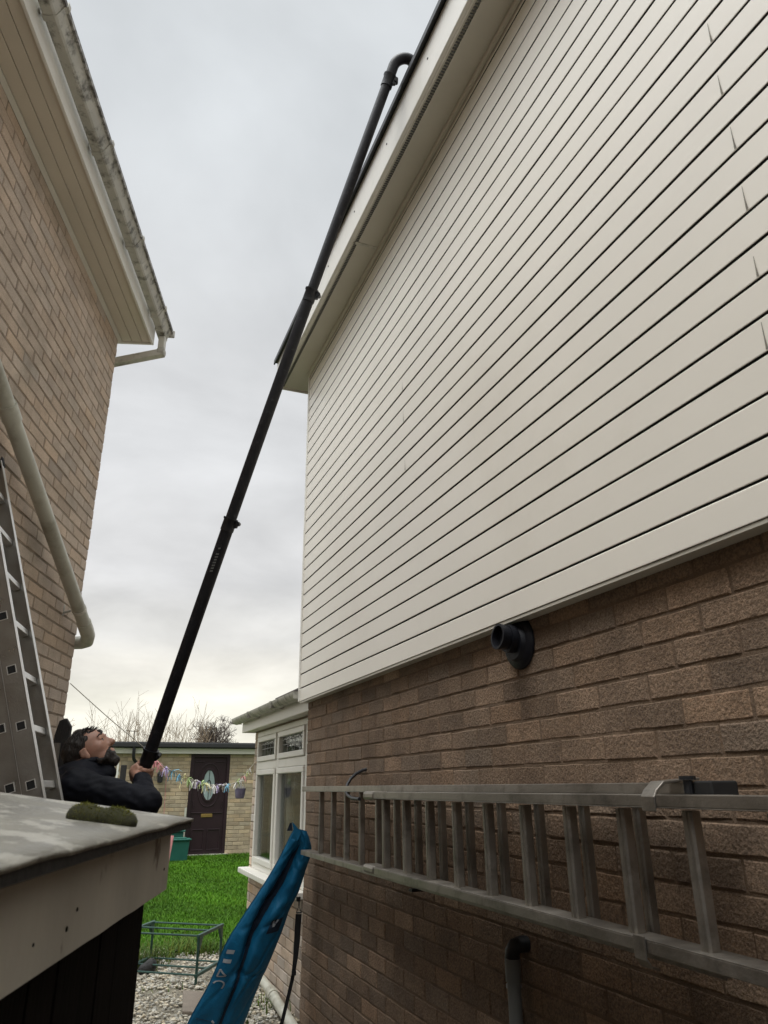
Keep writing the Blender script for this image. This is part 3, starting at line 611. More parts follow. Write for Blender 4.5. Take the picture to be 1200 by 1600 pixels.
for f in (.02, .5, .98):
    for z in (zt_, zb_):
        a = FR.lerp(BR, f); c = FL_.lerp(BL, f); q = MB(); q.tube([a+Vector((0, 0, z)), c+Vector((0, 0, z))], .0075, 8); q.build('cross_bar', M['cartgreen'], CF)
# ---- a stone / boulder by the frame
q = sdf_obj('boulder', [ellip((.77, 7.5, .06), [(1, 0, 0), (0, 1, 0), (0, 0, 1)], (.05, .06, .06)), ellip((.72, 7.47, .04), [(1, 0, 0), (0, 1, 0), (0, 0, 1)], (.06, .05, .05))], M['felt_edge'], .012, .03)
tag(q, 'dark rounded stone in the weeds inside the green frame', 'stone')

# ================================================================== GARDEN HUT
YH = 16.5
HT = thing('garden_hut', 'low flat roofed yellow brick outbuilding with plum door across the lawn', 'outbuilding', (2, YH, .2))
DX0, DX1, DZ0, DZ1 = 2.13, 2.955, .19, 2.16
b = MB()
for (x0, x1, z0, z1) in ((-1.5, DX0, 0, 2.17), (DX1, 5.2, 0, 2.17)): b.box((x0, YH, z0), (x1, YH+.1, z1), 1)
b.box((-1.5, YH+.1, 0), (-1.4, YH+4, 2.17), 1); b.box((5.1, YH+.1, 0), (5.2, YH+4, 2.17), 1); b.box((-1.4, YH+3.9, 0), (5.1, YH+4, 2.17), 1)
bricks(b, (-1.5, YH, .15), (1, 0, 0), (0, -1, 0), 6.7, 0, 2.02, holes=[(DX0+1.5, DX1+1.5, -1, 3)], seed=9, spread=.11, hue=.03)
b.build('brick_wall', [M['brick_hut'], M['mortar_hut']], HT, tone=True)
q = MB(); q.box((-1.8, YH-.09, 2.172), (5.4, YH-.06, 2.275)); q.box((-1.8, YH-.06, 2.172), (5.4, YH+.1, 2.185)); q.build('fascia', M['upvc'], HT)
q = MB(); q.box((-1.85, YH-.2, 2.29), (5.5, YH-.091, 2.375)); q.box((-1.85, YH-.0905, 2.277), (5.5, YH+4.1, 2.40)); q.build('roof', M['felt_edge'], HT, bevel=.01)
dr = MB(); dr.box((DX0+.06, YH+.03, DZ0+.04), (DX1-.06, YH+.075, DZ1-.06)); door = dr.build('door', M['door'], HT)
q = MB(); q.box((DX0, YH-.01, DZ0), (DX0+.06, YH+.09, DZ1)); q.box((DX1-.06, YH-.01, DZ0), (DX1, YH+.09, DZ1)); q.box((DX0+.0605, YH-.01, DZ1-.06), (DX1-.0605, YH+.09, DZ1)); q.build('door_frame', M['door'], HT, bevel=.005)
q = MB(); q.box((DX0-.05, YH-.08, .15), (DX1+.05, YH+.1, DZ0+.038)); q.build('threshold', M['upvc_dirty'], HT)
cxd = (DX0+DX1)/2
def ring(mb, cx, cz, rx, rz, w, y0, y1, n=32):
    o_ = [(cx+rx*math.copysign(abs(math.cos(a))**.8, math.cos(a)), cz+rz*math.sin(a)) for a in np.linspace(0, 2*math.pi, n, endpoint=False)]
    i_ = [(cx+(rx-w)*math.copysign(abs(math.cos(a))**.8, math.cos(a)), cz+(rz-w)*math.sin(a)) for a in np.linspace(0, 2*math.pi, n, endpoint=False)]
    vs = [(x, y0, z) for x, z in o_]+[(x, y0, z) for x, z in i_]+[(x, y1, z) for x, z in o_]+[(x, y1, z) for x, z in i_]
    fs = []
    for j in range(n):
        k2 = (j+1) % n; fs += [(j, k2, n+k2, n+j), (j, 2*n+j, 2*n+k2, k2), (n+j, n+k2, 3*n+k2, 3*n+j)]
    mb.add(vs, fs)
cz_ = 1.55
q = MB(); ring(q, cxd, cz_, .155, .33, .035, YH+.012, YH+.031); ring(q, cxd, cz_, .235, .43, .02, YH+.018, YH+.031)
for (x0, x1, z0, z1) in ((-.29, -.03, .30, .70), (.03, .29, .30, .70)):
    for (a0, a1, c0, c1) in ((x0, x1, z0, z0+.02), (x0, x1, z1-.02, z1), (x0, x0+.02, z0+.02, z1-.02), (x1-.02, x1, z0+.02, z1-.02)): q.box((cxd+a0, YH+.016, c0+.0), (cxd+a1, YH+.031, c1+.0))
for x0, x1, z0, z1 in ((-.30, -.12, 2.0, 2.02), (.12, .30, 2.0, 2.02), (-.32, .32, 1.0, 1.018), (-.30, -.285, 1.1, 1.25), (.285, .30, 1.1, 1.25)): q.box((cxd+x0, YH+.014, z0), (cxd+x1, YH+.031, z1))
q.build('panel_moulding', M['door'], door, bevel=.004)
q = MB(); n_ = 32; q.prism([(cxd+.118*math.cos(a), YH+.024, cz_+.295*math.sin(a)) for a in np.linspace(0, 2*math.pi, n_, endpoint=False)], (0, .005, 0)); q.build('oval_glass', M['frost'], door)
q = MB(); ring(q, cxd, cz_, .045, .10, .02, YH+.016, YH+.0235); q.tube([(cxd, YH+.02, cz_+.10), (cxd, YH+.02, cz_+.29)], .006, 5); q.tube([(cxd, YH+.02, cz_-.10), (cxd, YH+.02, cz_-.29)], .006, 5); q.build('leaded_pattern', M['black'], door)
q = MB(); q.box((cxd-.115, YH+.018, .925), (cxd+.115, YH+.0305, .99)); q.build('letter_plate', M['brass'], door, bevel=.004)
q = MB(); q.tube([(.956, YH-.15, 2.29), (.956, YH-.15, 2.13), (.97, YH-.12, 2.06), (1.04, YH-.06, 1.98), (1.05, YH-.05, 1.9), (1.05, YH-.05, .2)], .034, 10); q.build('downpipe', M['black'], HT, smooth=True)
q = MB(); q.lathe((1.53, YH-.07, 1.60), (0, 0, 1), [(0, .03), (.01, .055), (.16, .065), (.17, .085), (.19, .06), (.23, .02)], 6); q.box((1.51, YH-.03, 1.68), (1.55, YH-.011, 1.86)); q.build('wall_lantern', M['black'], HT)
q = MB(); q.tube([(2.10, YH-.05, .2), (2.10, YH-.05, 1.12)], .022, 8); tag(q.build('white_prop', M['whitepipe']), 'slim white pole standing beside the plum door', 'pole')
# dark timber and white slats by the hut
q = MB(); q.box((.72, 15.9, .2), (.83, 16.0, 1.93)); tag(q.build('timber_post', M['fence'], bevel=.01), 'dark timber post against the hut by the man', 'post')
WS = thing('slatted_panel', 'white upright slats beside the dark post at the hut', 'trellis', (.57, 15.95, .2))
for i in range(4):
    q = MB(); q.box((.42+.075*i, 15.93, .2), (.455+.075*i, 15.95, 2.02-.03*abs(i-1.5))); q.build('slat', M['upvc'], WS)
for z in (.6, 1.75):
    q = MB(); q.box((.40, 15.952, z), (.70, 15.97, z+.06)); q.build('batten', M['upvc'], WS)
# recycling boxes
def gbox(x, y, z, w, h, lid, label):
    t = thing('recycling_box', label, 'box', (x, y, z), 'green recycling boxes by the plum door')
    q = MB(); c = .86
    q.add([(x-w*c, y-w*.7*c, z), (x+w*c, y-w*.7*c, z), (x+w*c, y+w*.7*c, z), (x-w*c, y+w*.7*c, z), (x-w, y-w*.7, z+h), (x+w, y-w*.7, z+h), (x+w, y+w*.7, z+h), (x-w, y+w*.7, z+h)], [(0,3,2,1),(4,5,6,7),(0,1,5,4),(1,2,6,5),(2,3,7,6),(3,0,4,7)])
    q.build('body', M['green'], t, bevel=.012)
    q = MB(); q.box((x-w-.03, y-w*.7-.03, z+h+.001), (x+w+.03, y+w*.7+.03, z+h+.03)); q.box((x-w+.05, y-w*.7+.05, z+h+.0305), (x+w-.05, y+w*.7-.05, z+h+.05)); q.build('lid', M['green'], t, bevel=.012)
gbox(1.93, 15.75, .19, .19, .36, 1, 'front green recycling box with rimmed lid by the door')
gbox(1.86, 16.2, .19, .19, .49, 1, 'taller green recycling box half hidden behind the front one')
# pink spotted prop post
q = MB(); q.tube([(1.55, 14.2, .15), (1.62, 14.25, .72)], .035, 8)
tag(q.build('pink_pole', RIB[0], smooth=True), 'short pink patterned pole stuck in the lawn edge by green boxes', 'pole')

# ================================================================== LEFT HOUSE
LC = Vector((-.147, 5.248, 0)); la = R(16.8); ld = Vector((math.sin(la), math.cos(la), 0)); ln = Vector((math.cos(la), -math.sin(la), 0)); UZ = Vector((0, 0, 1))
def LP(al, off, z): return LC+ld*al+ln*off+UZ*z
G = thing('neighbour_house', 'buff brick house with stained white gutter and drab soffit', 'house', LC)
b = MB(); b.obox(LP(-10, -.1, -.3), ld*10, ln*.1, UZ*5.1, 1); b.obox(LP(-.1, -6, -.3), ld*.1, ln*5.9, UZ*5.1, 1)
bricks(b, LP(0, 0, -.01), -ld, ln, 9.9, 0, 4.82, seed=21, spread=.055, hue=.02, jit=.0016, depth=.004, ragged=.006)
b.build('brick_wall', [M['brick_left'], M['mortar_left']], G, tone=True)
ZL = 4.80
q = MB()
for a, c in ((.028, .10), (.104, .178), (.182, .245)): q.obox(LP(-10, a, ZL), ld*10.03, ln*(c-a), UZ*.012)
q.obox(LP(-10, 0, ZL+.0125), ld*10.03, ln*.25, UZ*.01); q.build('soffit', M['soffit_left'], G, bevel=.002)
q = MB(); q.prism([LP(-10, .004, ZL-.022), LP(-10, .026, ZL-.004), LP(-10, .026, ZL+.012), LP(-10, .004, ZL+.012)], ld*10.03); q.build('cover_trim', M['soffit'], G)
q = MB(); q.obox(LP(-10, .248, ZL-.014), ld*10.05, ln*.018, UZ*.20); q.obox(LP(.031, -.02, ZL-.014), ld*.018, ln*.267, UZ*.2); q.build('fascia', M['upvc'], G, bevel=.003)
# square-line gutter
GZ = 4.875
pr = [(.288, GZ+.085), (.288, GZ+.012), (.298, GZ), (.342, GZ), (.352, GZ+.008), (.378, GZ+.06), (.392, GZ+.068), (.392, GZ+.085), (.386, GZ+.085), (.384, GZ+.075), (.37, GZ+.068), (.345, GZ+.012), (.296, GZ+.006), (.293, GZ+.085)]
q = MB(); q.prism([LP(-10, a, z) for a, z in pr], ld*10.1)
gut = q.build('gutter', M['gutter_dirty'], G)
q = MB(); q.obox(LP(-10, .379, GZ+.0615), ld*10.1, ln*.015, UZ*.026); q.build('lichen_rim', M['lichen_edge'], gut)
for al in (-3.3, -2.53, -1.75, -.98, -.22):
    q = MB(); q.prism([LP(al, a, z) for a, z in ((.264, GZ+.085), (.264, GZ+.05), (.286, GZ+.0), (.296, GZ-.006), (.344, GZ-.006), (.356, GZ+.004), (.382, GZ+.056), (.4, GZ+.066), (.4, GZ+.095), (.38, GZ+.095))], ld*.028); q.build('gutter_bracket', M['gutter_dirty'], gut)
q = MB(); q.obox(LP(-.05, .284, GZ-.004), ld*.17, ln*.066, UZ*.09); q.obox(LP(.1005, .30, GZ+.03), ld*.02, ln*.105, UZ*.062); q.build('gutter_outlet', M['gutter_dirty'], gut, bevel=.006)
q = MB(); q.obox(LP(.035, .300, GZ-.115), ld*.06, ln*.05, UZ*.11); q.build('outlet_spigot', M['upvc_dirty'], gut, bevel=.006)
q = MB(); A = LP(.035, .354, GZ-.115); Bq = LP(.035, -.30, GZ-.30)
q.obox(A-UZ*.055, Bq-A, ld*.06, UZ*.058); q.build('swan_neck', M['upvc_dirty'], G, bevel=.006)
q = MB(); q.obox(LP(.031, .296, GZ-.165), ld*.068, ln*.062, UZ*.052); q.build('elbow', M['gutter_dirty'], G, bevel=.012)
q = MB(); q.prism([LP(-10, .25, ZL+.19), LP(-10, -6, ZL+2.9), LP(-10, -6, ZL+2.75), LP(-10, .25, ZL+.186)], ld*10.08); q.prism([LP(-10, .33, GZ+.09), LP(-10, .25, GZ+.115), LP(-10, .25, GZ+.112)], ld*.01); q.build('roof', M['tile'], G)
# sloping pipe
path = [LP(-3.3, .1, 4.9), LP(-3.3, .1, 4.02), LP(-3.25, .1, 3.95), LP(-1.79, .1, 3.27), LP(-1.08, .1, 2.935), LP(-.16, .1, 2.505)]
dpp = MB(); dpp.tube(path, .041, 18); dpo = dpp.build('downpipe', M['whitepipe'], G, smooth=True)
q = MB(); d = (path[5]-path[3]).normalized()
q.tube([path[5]-d*.02, path[5]+d*.06, LP(-.03, .092, 2.455), LP(.03, .07, 2.43), LP(.055, .03, 2.425), LP(.058, -.05, 2.42), LP(.058, -.4, 2.40)], [.046, .046, .045, .045, .044, .041, .041], 18); q.build('elbow', M['whitepipe'], dpo, smooth=True)
for al in (-1.70, -2.6):
    z = 3.27-.7+(-.0) if False else 2.505+( -.16-al)*.4708
    p = LP(al, .1, z); q = MB(); q.tube([p-d*.05, p+d*.05], .047, 18); q.build('socket', M['whitepipe'], dpo, smooth=True)
q = MB(); p = LP(-.30, .1, 2.57); q.tube([p-d*.012, p+d*.012], .045, 16); q.tube([LP(-.30, .05, 2.56), LP(-.30, -.01, 2.545)], .008, 8); q.tube([LP(-.30, .0, 2.53), LP(-.30, .0, 2.60)], .010, 8); q.build('pipe_clip', M['upvc_dirty'], dpo, smooth=True)

# ---- ladder leaning on the left house
LL = thing('leaning_ladder', 'two section aluminium ladder leaning upright against the buff brick house', 'ladder', LP(-1.7, .9, 0))
LEAN = .33
ldz = Vector((0, 0, 1))-ln*LEAN; ldz.normalize(); lnn = ln+UZ*LEAN; lnn.normalize()     # up the stile / out of the ladder
Pn = Vector((-.130, 3.297, 1.488)); Pf = Vector((-.067, 3.68, 1.487))                    # passage-side edges of the near and far stile
def stile(p_edge, dep, m, sgn, holes, top, name='stile'):
    """web normal along ld; dep measured away from p_edge towards the wall"""
    q = MB(); base = p_edge-ldz*((p_edge.z)/ldz.z); Lh = (top-0)/ldz.z; w = .003
    q.obox(base-lnn*dep, ldz*Lh, lnn*dep, ld*w*sgn)                                      # web
    q.obox(base-lnn*w, ldz*Lh, lnn*w*1.2, ld*.028*sgn); q.obox(base-lnn*dep-lnn*.001, ldz*Lh, lnn*w, ld*.028*sgn)   # flanges
    o = q.build(name, m, LL)
    q = MB(); q.obox(base+lnn*.0008, ldz*Lh, lnn*.0012, ld*.028*sgn); q.build('flange_highlight', M['alu_lit'], o)  # pale strip painted on as the sky's reflection along the flange
    return o
DEP = .073
near_f = stile(Pn, DEP, M['alu'], 1, True, 3.06); far_f = stile(Pf, DEP, M['alu'], -1, False, 3.06)
Pn2 = Pn-lnn*(DEP+.004); Pf2 = Pf-lnn*(DEP+.004)
near_b = stile(Pn2, DEP, M['alu'], 1, True, 2.98); far_b = stile(Pf2, DEP, M['alu'], -1, False, 2.98)
RS = .222
for sec, (pn, pf) in enumerate(((Pn, Pf), (Pn2, Pf2))):
    for i in range(-6, 8):
        h = 1.527+i*RS+(.0 if sec == 0 else -.012)
        if h < .12 or h > 2.95: continue
        c0 = pn-lnn*DEP*.5+ldz*((h-pn.z)/ldz.z); c1 = pf-lnn*DEP*.5+ldz*((h-pf.z)/ldz.z)
        q = MB(); hs = .0155
        q.obox(c0+ld*.0035-ldz*hs-lnn*hs, (c1-c0)-ld*.008, ldz*2*hs, lnn*2*hs); q.build('rung', M['alu_lit'], LL, bevel=.003)  # paler metal carries the top light on the rungs
        st = near_f if sec == 0 else near_b
        q = MB(); q.obox(c0-ld*.0018-ldz*.015-lnn*.015, ld*.0012, ldz*.030, lnn*.030); q.build('rung_socket', M['rubber'], st)
        q = MB(); e = .0185
        for a0, a1, b0, b1 in ((-e, e, -e, -.0155), (-e, e, .0155, e), (-e, -.0155, -.0155, .0155), (.0155, e, -.0155, .0155)):
            q.obox(c0-ld*.003+ldz*a0+lnn*b0, ld*.003, ldz*(a1-a0), lnn*(b1-b0))
        q.build('socket_rim', M['alu_lit'], st)
for p, tp in ((Pn, 3.06), (Pf, 3.06)):
    c = p+ldz*((tp-p.z)/ldz.z); q = MB(); q.obox(c-lnn*(DEP+.004)-ld*.016-ldz*.03, lnn*(DEP+.009), ld*.032, ldz*.06); q.build('end_cap', M['rubber'], LL, bevel=.006)
for p in (Pn, Pf, Pn2, Pf2):
    c = p-ldz*(p.z/ldz.z); q = MB(); q.obox(c-lnn*(DEP+.003)-ld*.016, lnn*(DEP+.006), ld*.032, ldz*.05-UZ*.0); q.build('rubber_foot', M['rubber'], LL, bevel=.006)

# ---- dark fence boards at the corner
FN = thing('garden_fence', 'dark timber fence end with pointed board behind the man', 'fence', (-.12, 4.62, 0))
q = MB(); p = Vector((-.165, 4.62, 0)); e1 = r0*.085
q.prism([p, p+e1, p+e1+UZ*1.83, p+e1*.62+UZ*1.875, p+e1*.2+UZ*1.86, p+UZ*1.78], Vector((.01, .035, 0))); q.build('board', M['fence'], FN, bevel=.004)
q = MB(); p = Vector((-.16, 4.60, 0)); q.obox(p, r0*.03, (.01, .02, 0), UZ*1.74); q.build('batten', M['greywood'], FN)
q = MB(); p = Vector((-.075, 4.80, 0)); e1 = r0*.088; q.prism([p, p+e1]+[p+e1*(.5+.5*math.cos(a))+UZ*(1.80+.03*math.sin(a)) for a in np.linspace(0, math.pi, 9)], Vector((.01, .04, 0))); q.build('round_top_board', M['greywood'], FN, bevel=.003)
for i in range(3):
    q = MB(); p = Vector((-.12+.10*i, 4.72, 0)); q.obox(p, r0*.095, (.01, .025, 0), UZ*(1.62-.02*i)); q.build('board', M['fence'], FN, bevel=.004)
q = MB(); q.obox((-.14, 4.76, .5), r0*.34, (.01, .03, 0), UZ*.08); q.build('rail', M['fence'], FN)

# ---- unseen dark gate added behind the viewpoint to darken the lower passage
GT = thing('shading_gate', 'unseen dark boarded gate added to block light into the passage', 'light blocker', (0, -1.3, 0))
for i in range(26):
    q = MB(); x0 = -2.02+.132*i; q.box((x0, -1.34, .04), (x0+.126, -1.32, 2.15+.012*(i % 3))); q.build('board', M['fence'], GT)
for z in (.4, 1.2, 1.95):
    q = MB(); q.box((-2.02, -1.319, z), (1.40, -1.28, z+.09)); q.build('rail', M['fence'], GT)

# ================================================================== NEAR SHED
Q0 = Vector((.239, 1.726, 1.439))
SH = thing('lean_to_store', 'near lean-to store with felt roof, white edge board and dark sides', 'store', (Q0.x-.5, Q0.y-.6, 0))
v1 = Vector((-.395, .119, .057))        # up-slope towards the house
v1 = v1/math.hypot(v1.x, v1.y)
WDT = 1.36; LEN = 1.75
q = MB(); nxs, nys = 30, 30; th = .012
grid = []
for j in range(nys+1):
    for i in range(nxs+1):
        p = Q0+v1*(WDT*i/nxs)-ld*(LEN*j/nys); e = .0022*mnoise.noise(Vector((p.x*9, p.y*9, 0)))+.0012*mnoise.noise(Vector((p.x*34, p.y*34, 2)))
        if i == 0: e += -.001+.0008*mnoise.noise(Vector((0, p.y*22, 4)))
        if j == 0: p = p+ld*.004*mnoise.noise(Vector((p.x*30, 0, 7)))
        q.v.append(tuple(p+UZ*e)); q.tone.append((1, 1, 1, 1))
for j in range(nys):
    for i in range(nxs): q.f.append((j*(nxs+1)+i, j*(nxs+1)+i+1, (j+1)*(nxs+1)+i+1, (j+1)*(nxs+1)+i)); q.mi.append(0)
ft = q.build('felt_roof', M['felt'], SH, smooth=True); so_ = ft.modifiers.new('s', 'SOLIDIFY'); so_.thickness = .006; so_.offset = -1
if True:
    # solidify must go below the sheet whichever way it faces
    me = ft.data
    if me.polygons[0].normal.z < 0: me.flip_normals()
q = MB(); q.obox(Q0-ld*.003+v1*.004-UZ*.02, v1*(WDT-.01), -ld*(LEN-.01), UZ*.0125); q.build('roof_edge', M['felt_edge'], SH)
FO = Vector((.196, 1.739, 0))           # fascia outer far corner
q = MB(); nseg = 24
for j in range(nseg+1):
    for k2, (off, z) in enumerate(((0, 1.418), (0, 1.303), (-.02, 1.303), (-.02, 1.418))):
        p = FO-ld*(LEN-.07)*j/nseg+ln*(off+.0008*mnoise.noise(Vector((j*.7, z*9, 0))))+UZ*(z+.0012*mnoise.noise(Vector((j*.9, k2, 3)))); q.v.append(tuple(p)); q.tone.append((1, 1, 1, 1))
for j in range(nseg):
    for k2 in range(4): q.f.append((j*4+k2, j*4+(k2+1) % 4, (j+1)*4+(k2+1) % 4, (j+1)*4+k2)); q.mi.append(0)
q.f += [(0, 1, 2, 3), tuple(nseg*4+i for i in range(4))]; q.mi += [0, 0]
fb = q.build('edge_board', M['paint'], SH)
for al, z, r_ in ((-.62, 1.352, .0028), (-.655, 1.335, .0035), (-.77, 1.338, .0022), (-.05, 1.345, .003)):
    q = MB(); q.lathe(FO+ld*al+UZ*z+ln*.0005, ln, [(0, r_), (.0012, r_*.8)], 9); q.build('nail_hole', M['darkwood'], fb)
q = MB(); p = FO-ld*.03-ln*.035
for i in range(16):
    q.obox(p-ld*(.105*i)+ln*random.uniform(-.002, .002), -ld*.1, -ln*.02, UZ*1.302)
q.obox(p-ld*.002-ln*.021, -ln*1.2, -ld*.02, UZ*1.40); q.obox(p-ld*1.66-ln*.021, -ln*1.2, -ld*.02, UZ*1.40); q.obox(p-ld*.0-ln*.02, -ld*1.68, -ln*.02, UZ*1.39)
q.build('side_boards', M['darkwood'], SH)

# ---- moss clump on the shed roof
def roofz(x, y):
    d = Vector((x, y, 0))-Vector((Q0.x, Q0.y, 0)); vh = Vector((v1.x, v1.y, 0)); return Q0.z+d.dot(vh)*v1.z
mo = thing('moss_clump', 'thick green moss cushion lying on the felt roof', 'moss', (.04, 1.36, roofz(.04, 1.36)))
c0 = Vector((.005, 1.345, 0)); c1 = Vector((.076, 1.325, 0)); pr = []
for i in range(7):
    c = c0.lerp(c1, i/6); c.z = roofz(c.x, c.y)+.004
    pr.append(ellip(c, [(1, 0, 0), (0, 1, 0), (0, 0, 1)], (.019, .026, .018+.003*math.sin(i*1.7))))
sdf_obj('cushion', pr, M['mossbase'], .003, .006, mo)
q = MB()
for i in range(9000):
    f = random.random(); c = c0.lerp(c1, f); a = random.uniform(0, 6.28); el = math.asin(random.uniform(-.15, 1))
    dv = Vector((math.cos(a)*math.cos(el), math.sin(a)*math.cos(el), math.sin(el)))
    p = Vector((c.x, c.y, roofz(c.x, c.y)+.004))+Vector((dv.x*.0185, dv.y*.0255, dv.z*(.0175+.003*math.sin(f*10)+.002*mnoise.noise(c*300))))
    tip = p+(dv+Vector((random.gauss(0, .5), random.gauss(0, .5), random.gauss(.2, .4))))*random.uniform(.0008, .0030)
    w = Vector((random.gauss(0, 1), random.gauss(0, 1), random.gauss(0, 1))).normalized()*.0008
    q.add([p-w, p+w, tip], [(0, 1, 2)])
mt = q.build('moss_tufts', M['moss'], mo); mt['kind'] = 'stuff'

# ================================================================== GUTTER VACUUM POLE
PA = Vector((.297, 3.989, 1.609)); PB = Vector((1.09, 2.57, 5.085)); pd_ = (PB-PA).normalized()
VP = thing('gutter_vacuum_pole', 'long black gutter cleaning pole from the man up to the eaves', 'pole', PA)
def pp(t): return PA.lerp(PB, t)+Vector((-.012, 0, 0))*math.sin(math.pi*min(1, max(0, t)))
for t0, t1, r_ in ((-.07, .33, .0315), (.33, .66, .029), (.66, 1.0, .0265)):
    q = MB(); q.tube([pp(t0+(t1-t0)*i/6) for i in range(7)], r_, 20); q.build('pole_section', M['carbon'], VP, smooth=True)
for t_, r_ in ((.012, .036), (.33, .0345), (.66, .0325), (.985, .031)):
    q = MB(); c = pp(t_); q.tube([c-pd_*.035, c-pd_*.034, c+pd_*.02, c+pd_*.026, c+pd_*.034], [r_, r_, r_*.985, r_*1.12, r_*1.12], 20)
    s_ = rr*1.0; q.obox(c+s_*(r_*.8)-pd_*.022-fw*.012, s_*.02, fw*.024, pd_*.036); q.tube([c+s_*(r_+.012)-fw*.02, c+s_*(r_+.012)+fw*.02], .011, 10); q.build('clamp', M['black'], VP, smooth=True)
c = pp(.29)
q = MB(); side = -fw
for i, (a, w_) in enumerate(((0, .012), (.03, .016), (.045, .016), (.06, .014), (.075, .016), (.09, .015), (.105, .013), (.12, .015))):
    o_ = c-pd_*(a-.03)+side*.0316-rr*w_/2; q.obox(o_, rr*w_, side*.0006, -pd_*.008)
q.build('sticker_print', M['greypipe'], VP)
q = MB(); up_ = pd_; o_ = PB; arc = []
hx = Vector((1, -.15, 0)).normalized(); ra_ = .056
for i in range(13):
    a = math.pi*i/12; arc.append(o_+pd_*.03+hx*ra_*(1-math.cos(a))+pd_*ra_*1.05*math.sin(a))
arc = [o_-pd_*.02]+arc+[arc[-1]+Vector((.02, .0, -.07))]
q.tube(arc, [.028]*3+[.0285]*(len(arc)-3), 20)
q.build('gooseneck_nozzle', M['carbon'], VP, smooth=True)
q = MB(); lo_ = pp(-.07); q.tube([lo_, lo_-pd_*.1, lo_+Vector((-.06, .12, -.35)), lo_+Vector((-.08, .3, -.8)), lo_+Vector((-.02, .5, -1.2)), lo_+Vector((.0, .9, -1.34))], .026, 12); q.build('suction_hose', M['black'], VP, smooth=True)

# ================================================================== MAN
HC = Vector((.041, 4.0, 1.677)); F_ = r0.copy(); R_ = Vector((-math.sin(YAW), -math.cos(YAW), 0))
def mp(px, py, s=0.0):
    p = HC+F_*((px-145)/318)+UZ*((1172-py)/328); return p+(EYE-p)*(s/3.75)
tl = R(33); hf = F_*math.cos(tl)+UZ*math.sin(tl); ht = UZ*math.cos(tl)-F_*math.sin(tl); hs = R_
SC = mp(132, 1166)
def hp(f, t, s=0.0): return SC+(hf*f+ht*t)/322+hs*s
AX = (hf, ht, hs)
def rel(p, f=0, s=0, z=0): return p+F_*f+R_*s+UZ*z
hip = mp(132, 1172)+UZ*(.93-1.677); hip.z = .93
sp = [hip, rel(hip, .0, 0, .25), mp(136, 1224), mp(130, 1206)]
neckb = mp(128, 1208); neckt = hp(-10, -22)
shR = mp(128, 1226, .175); shL = mp(134, 1226, -.175)
elR = mp(238, 1251, .115); wrR = mp(226, 1219, .025)
elL = mp(215, 1290, -.20); wrL = mp(226, 1262, -.12)
grip = PA-pd_*.045                                        # where the right fist closes on the pole
gripL = PA-pd_*.17
body = [ellip(SC, AX, (.100, .072, .076)), ellip(hp(12, -16), AX, (.072, .075, .064)), ellip(hp(16, -32), AX, (.058, .040, .052)), ellip(hp(27, -43), AX, (.024, .022, .026)),
        capsule(hp(29, -4), hp(39.5, -17), .010, .012), ellip(hp(38, -18), AX, (.013, .010, .014)), capsule(hp(34, -19, .010), hp(34, -19, -.010), .009),
        capsule(hp(33.5, -28, .016), hp(33.5, -28, -.016), .0065), capsule(hp(33, -32, .013), hp(33, -32, -.013), .007),
        capsule(hp(28, -1.5, .036), hp(31, -2, .012), .0105), capsule(hp(28, -1.5, -.036), hp(31, -2, -.012), .0105),
        ellip(hp(20, -16, .045), AX, (.026, .022, .016)), ellip(hp(20, -16, -.045), AX, (.026, .022, .016)),
        ellip(hp(3, -17, .080), AX, (.016, .026, .009)), ellip(hp(3, -17, -.080), AX, (.016, .026, .009)), ellip(hp(5, -23.5, .078), AX, (.010, .012, .007)), capsule(hp(-1, -12, .086), hp(-2, -19, .086), .0055), capsule(hp(-1, -12, .086), hp(6, -10, .084), .005),
        capsule(hp(28.6, -6.2, .042), hp(29.8, -5.8, .020), .005), capsule(hp(27.4, -12.6, .042), hp(28.4, -12.6, .022), .0046),
        capsule(neckb, neckt, .066, .060)]
body += [ellip(mp(136, 1232), (F_, UZ, R_), (.105, .15, .165)), ellip(rel(hip, .01, 0, .16), (F_, UZ, R_), (.10, .16, .14)), ellip(hip, (F_, UZ, R_), (.105, .11, .155)),
         capsule(shR, elR, .048, .040), capsule(elR, wrR, .040, .028), capsule(shL, elL, .048, .040), capsule(elL, wrL, .040, .028), capsule(shR, shL, .06)]
legs = []
for s_, kf, ff in ((.11, .10, .06), (-.11, -.02, -.10)):
    h0 = rel(hip, 0, s_, -.04); kn = rel(hip, kf, s_*1.25, 0); kn.z = .49; an = rel(hip, ff, s_*1.4, 0); an.z = .09
    legs.append((h0, kn, an)); body += [capsule(h0, kn, .082, .055), capsule(kn, an, .055, .038), capsule(an-UZ*.04, an+F_*.16-UZ*.055, .035, .028)]
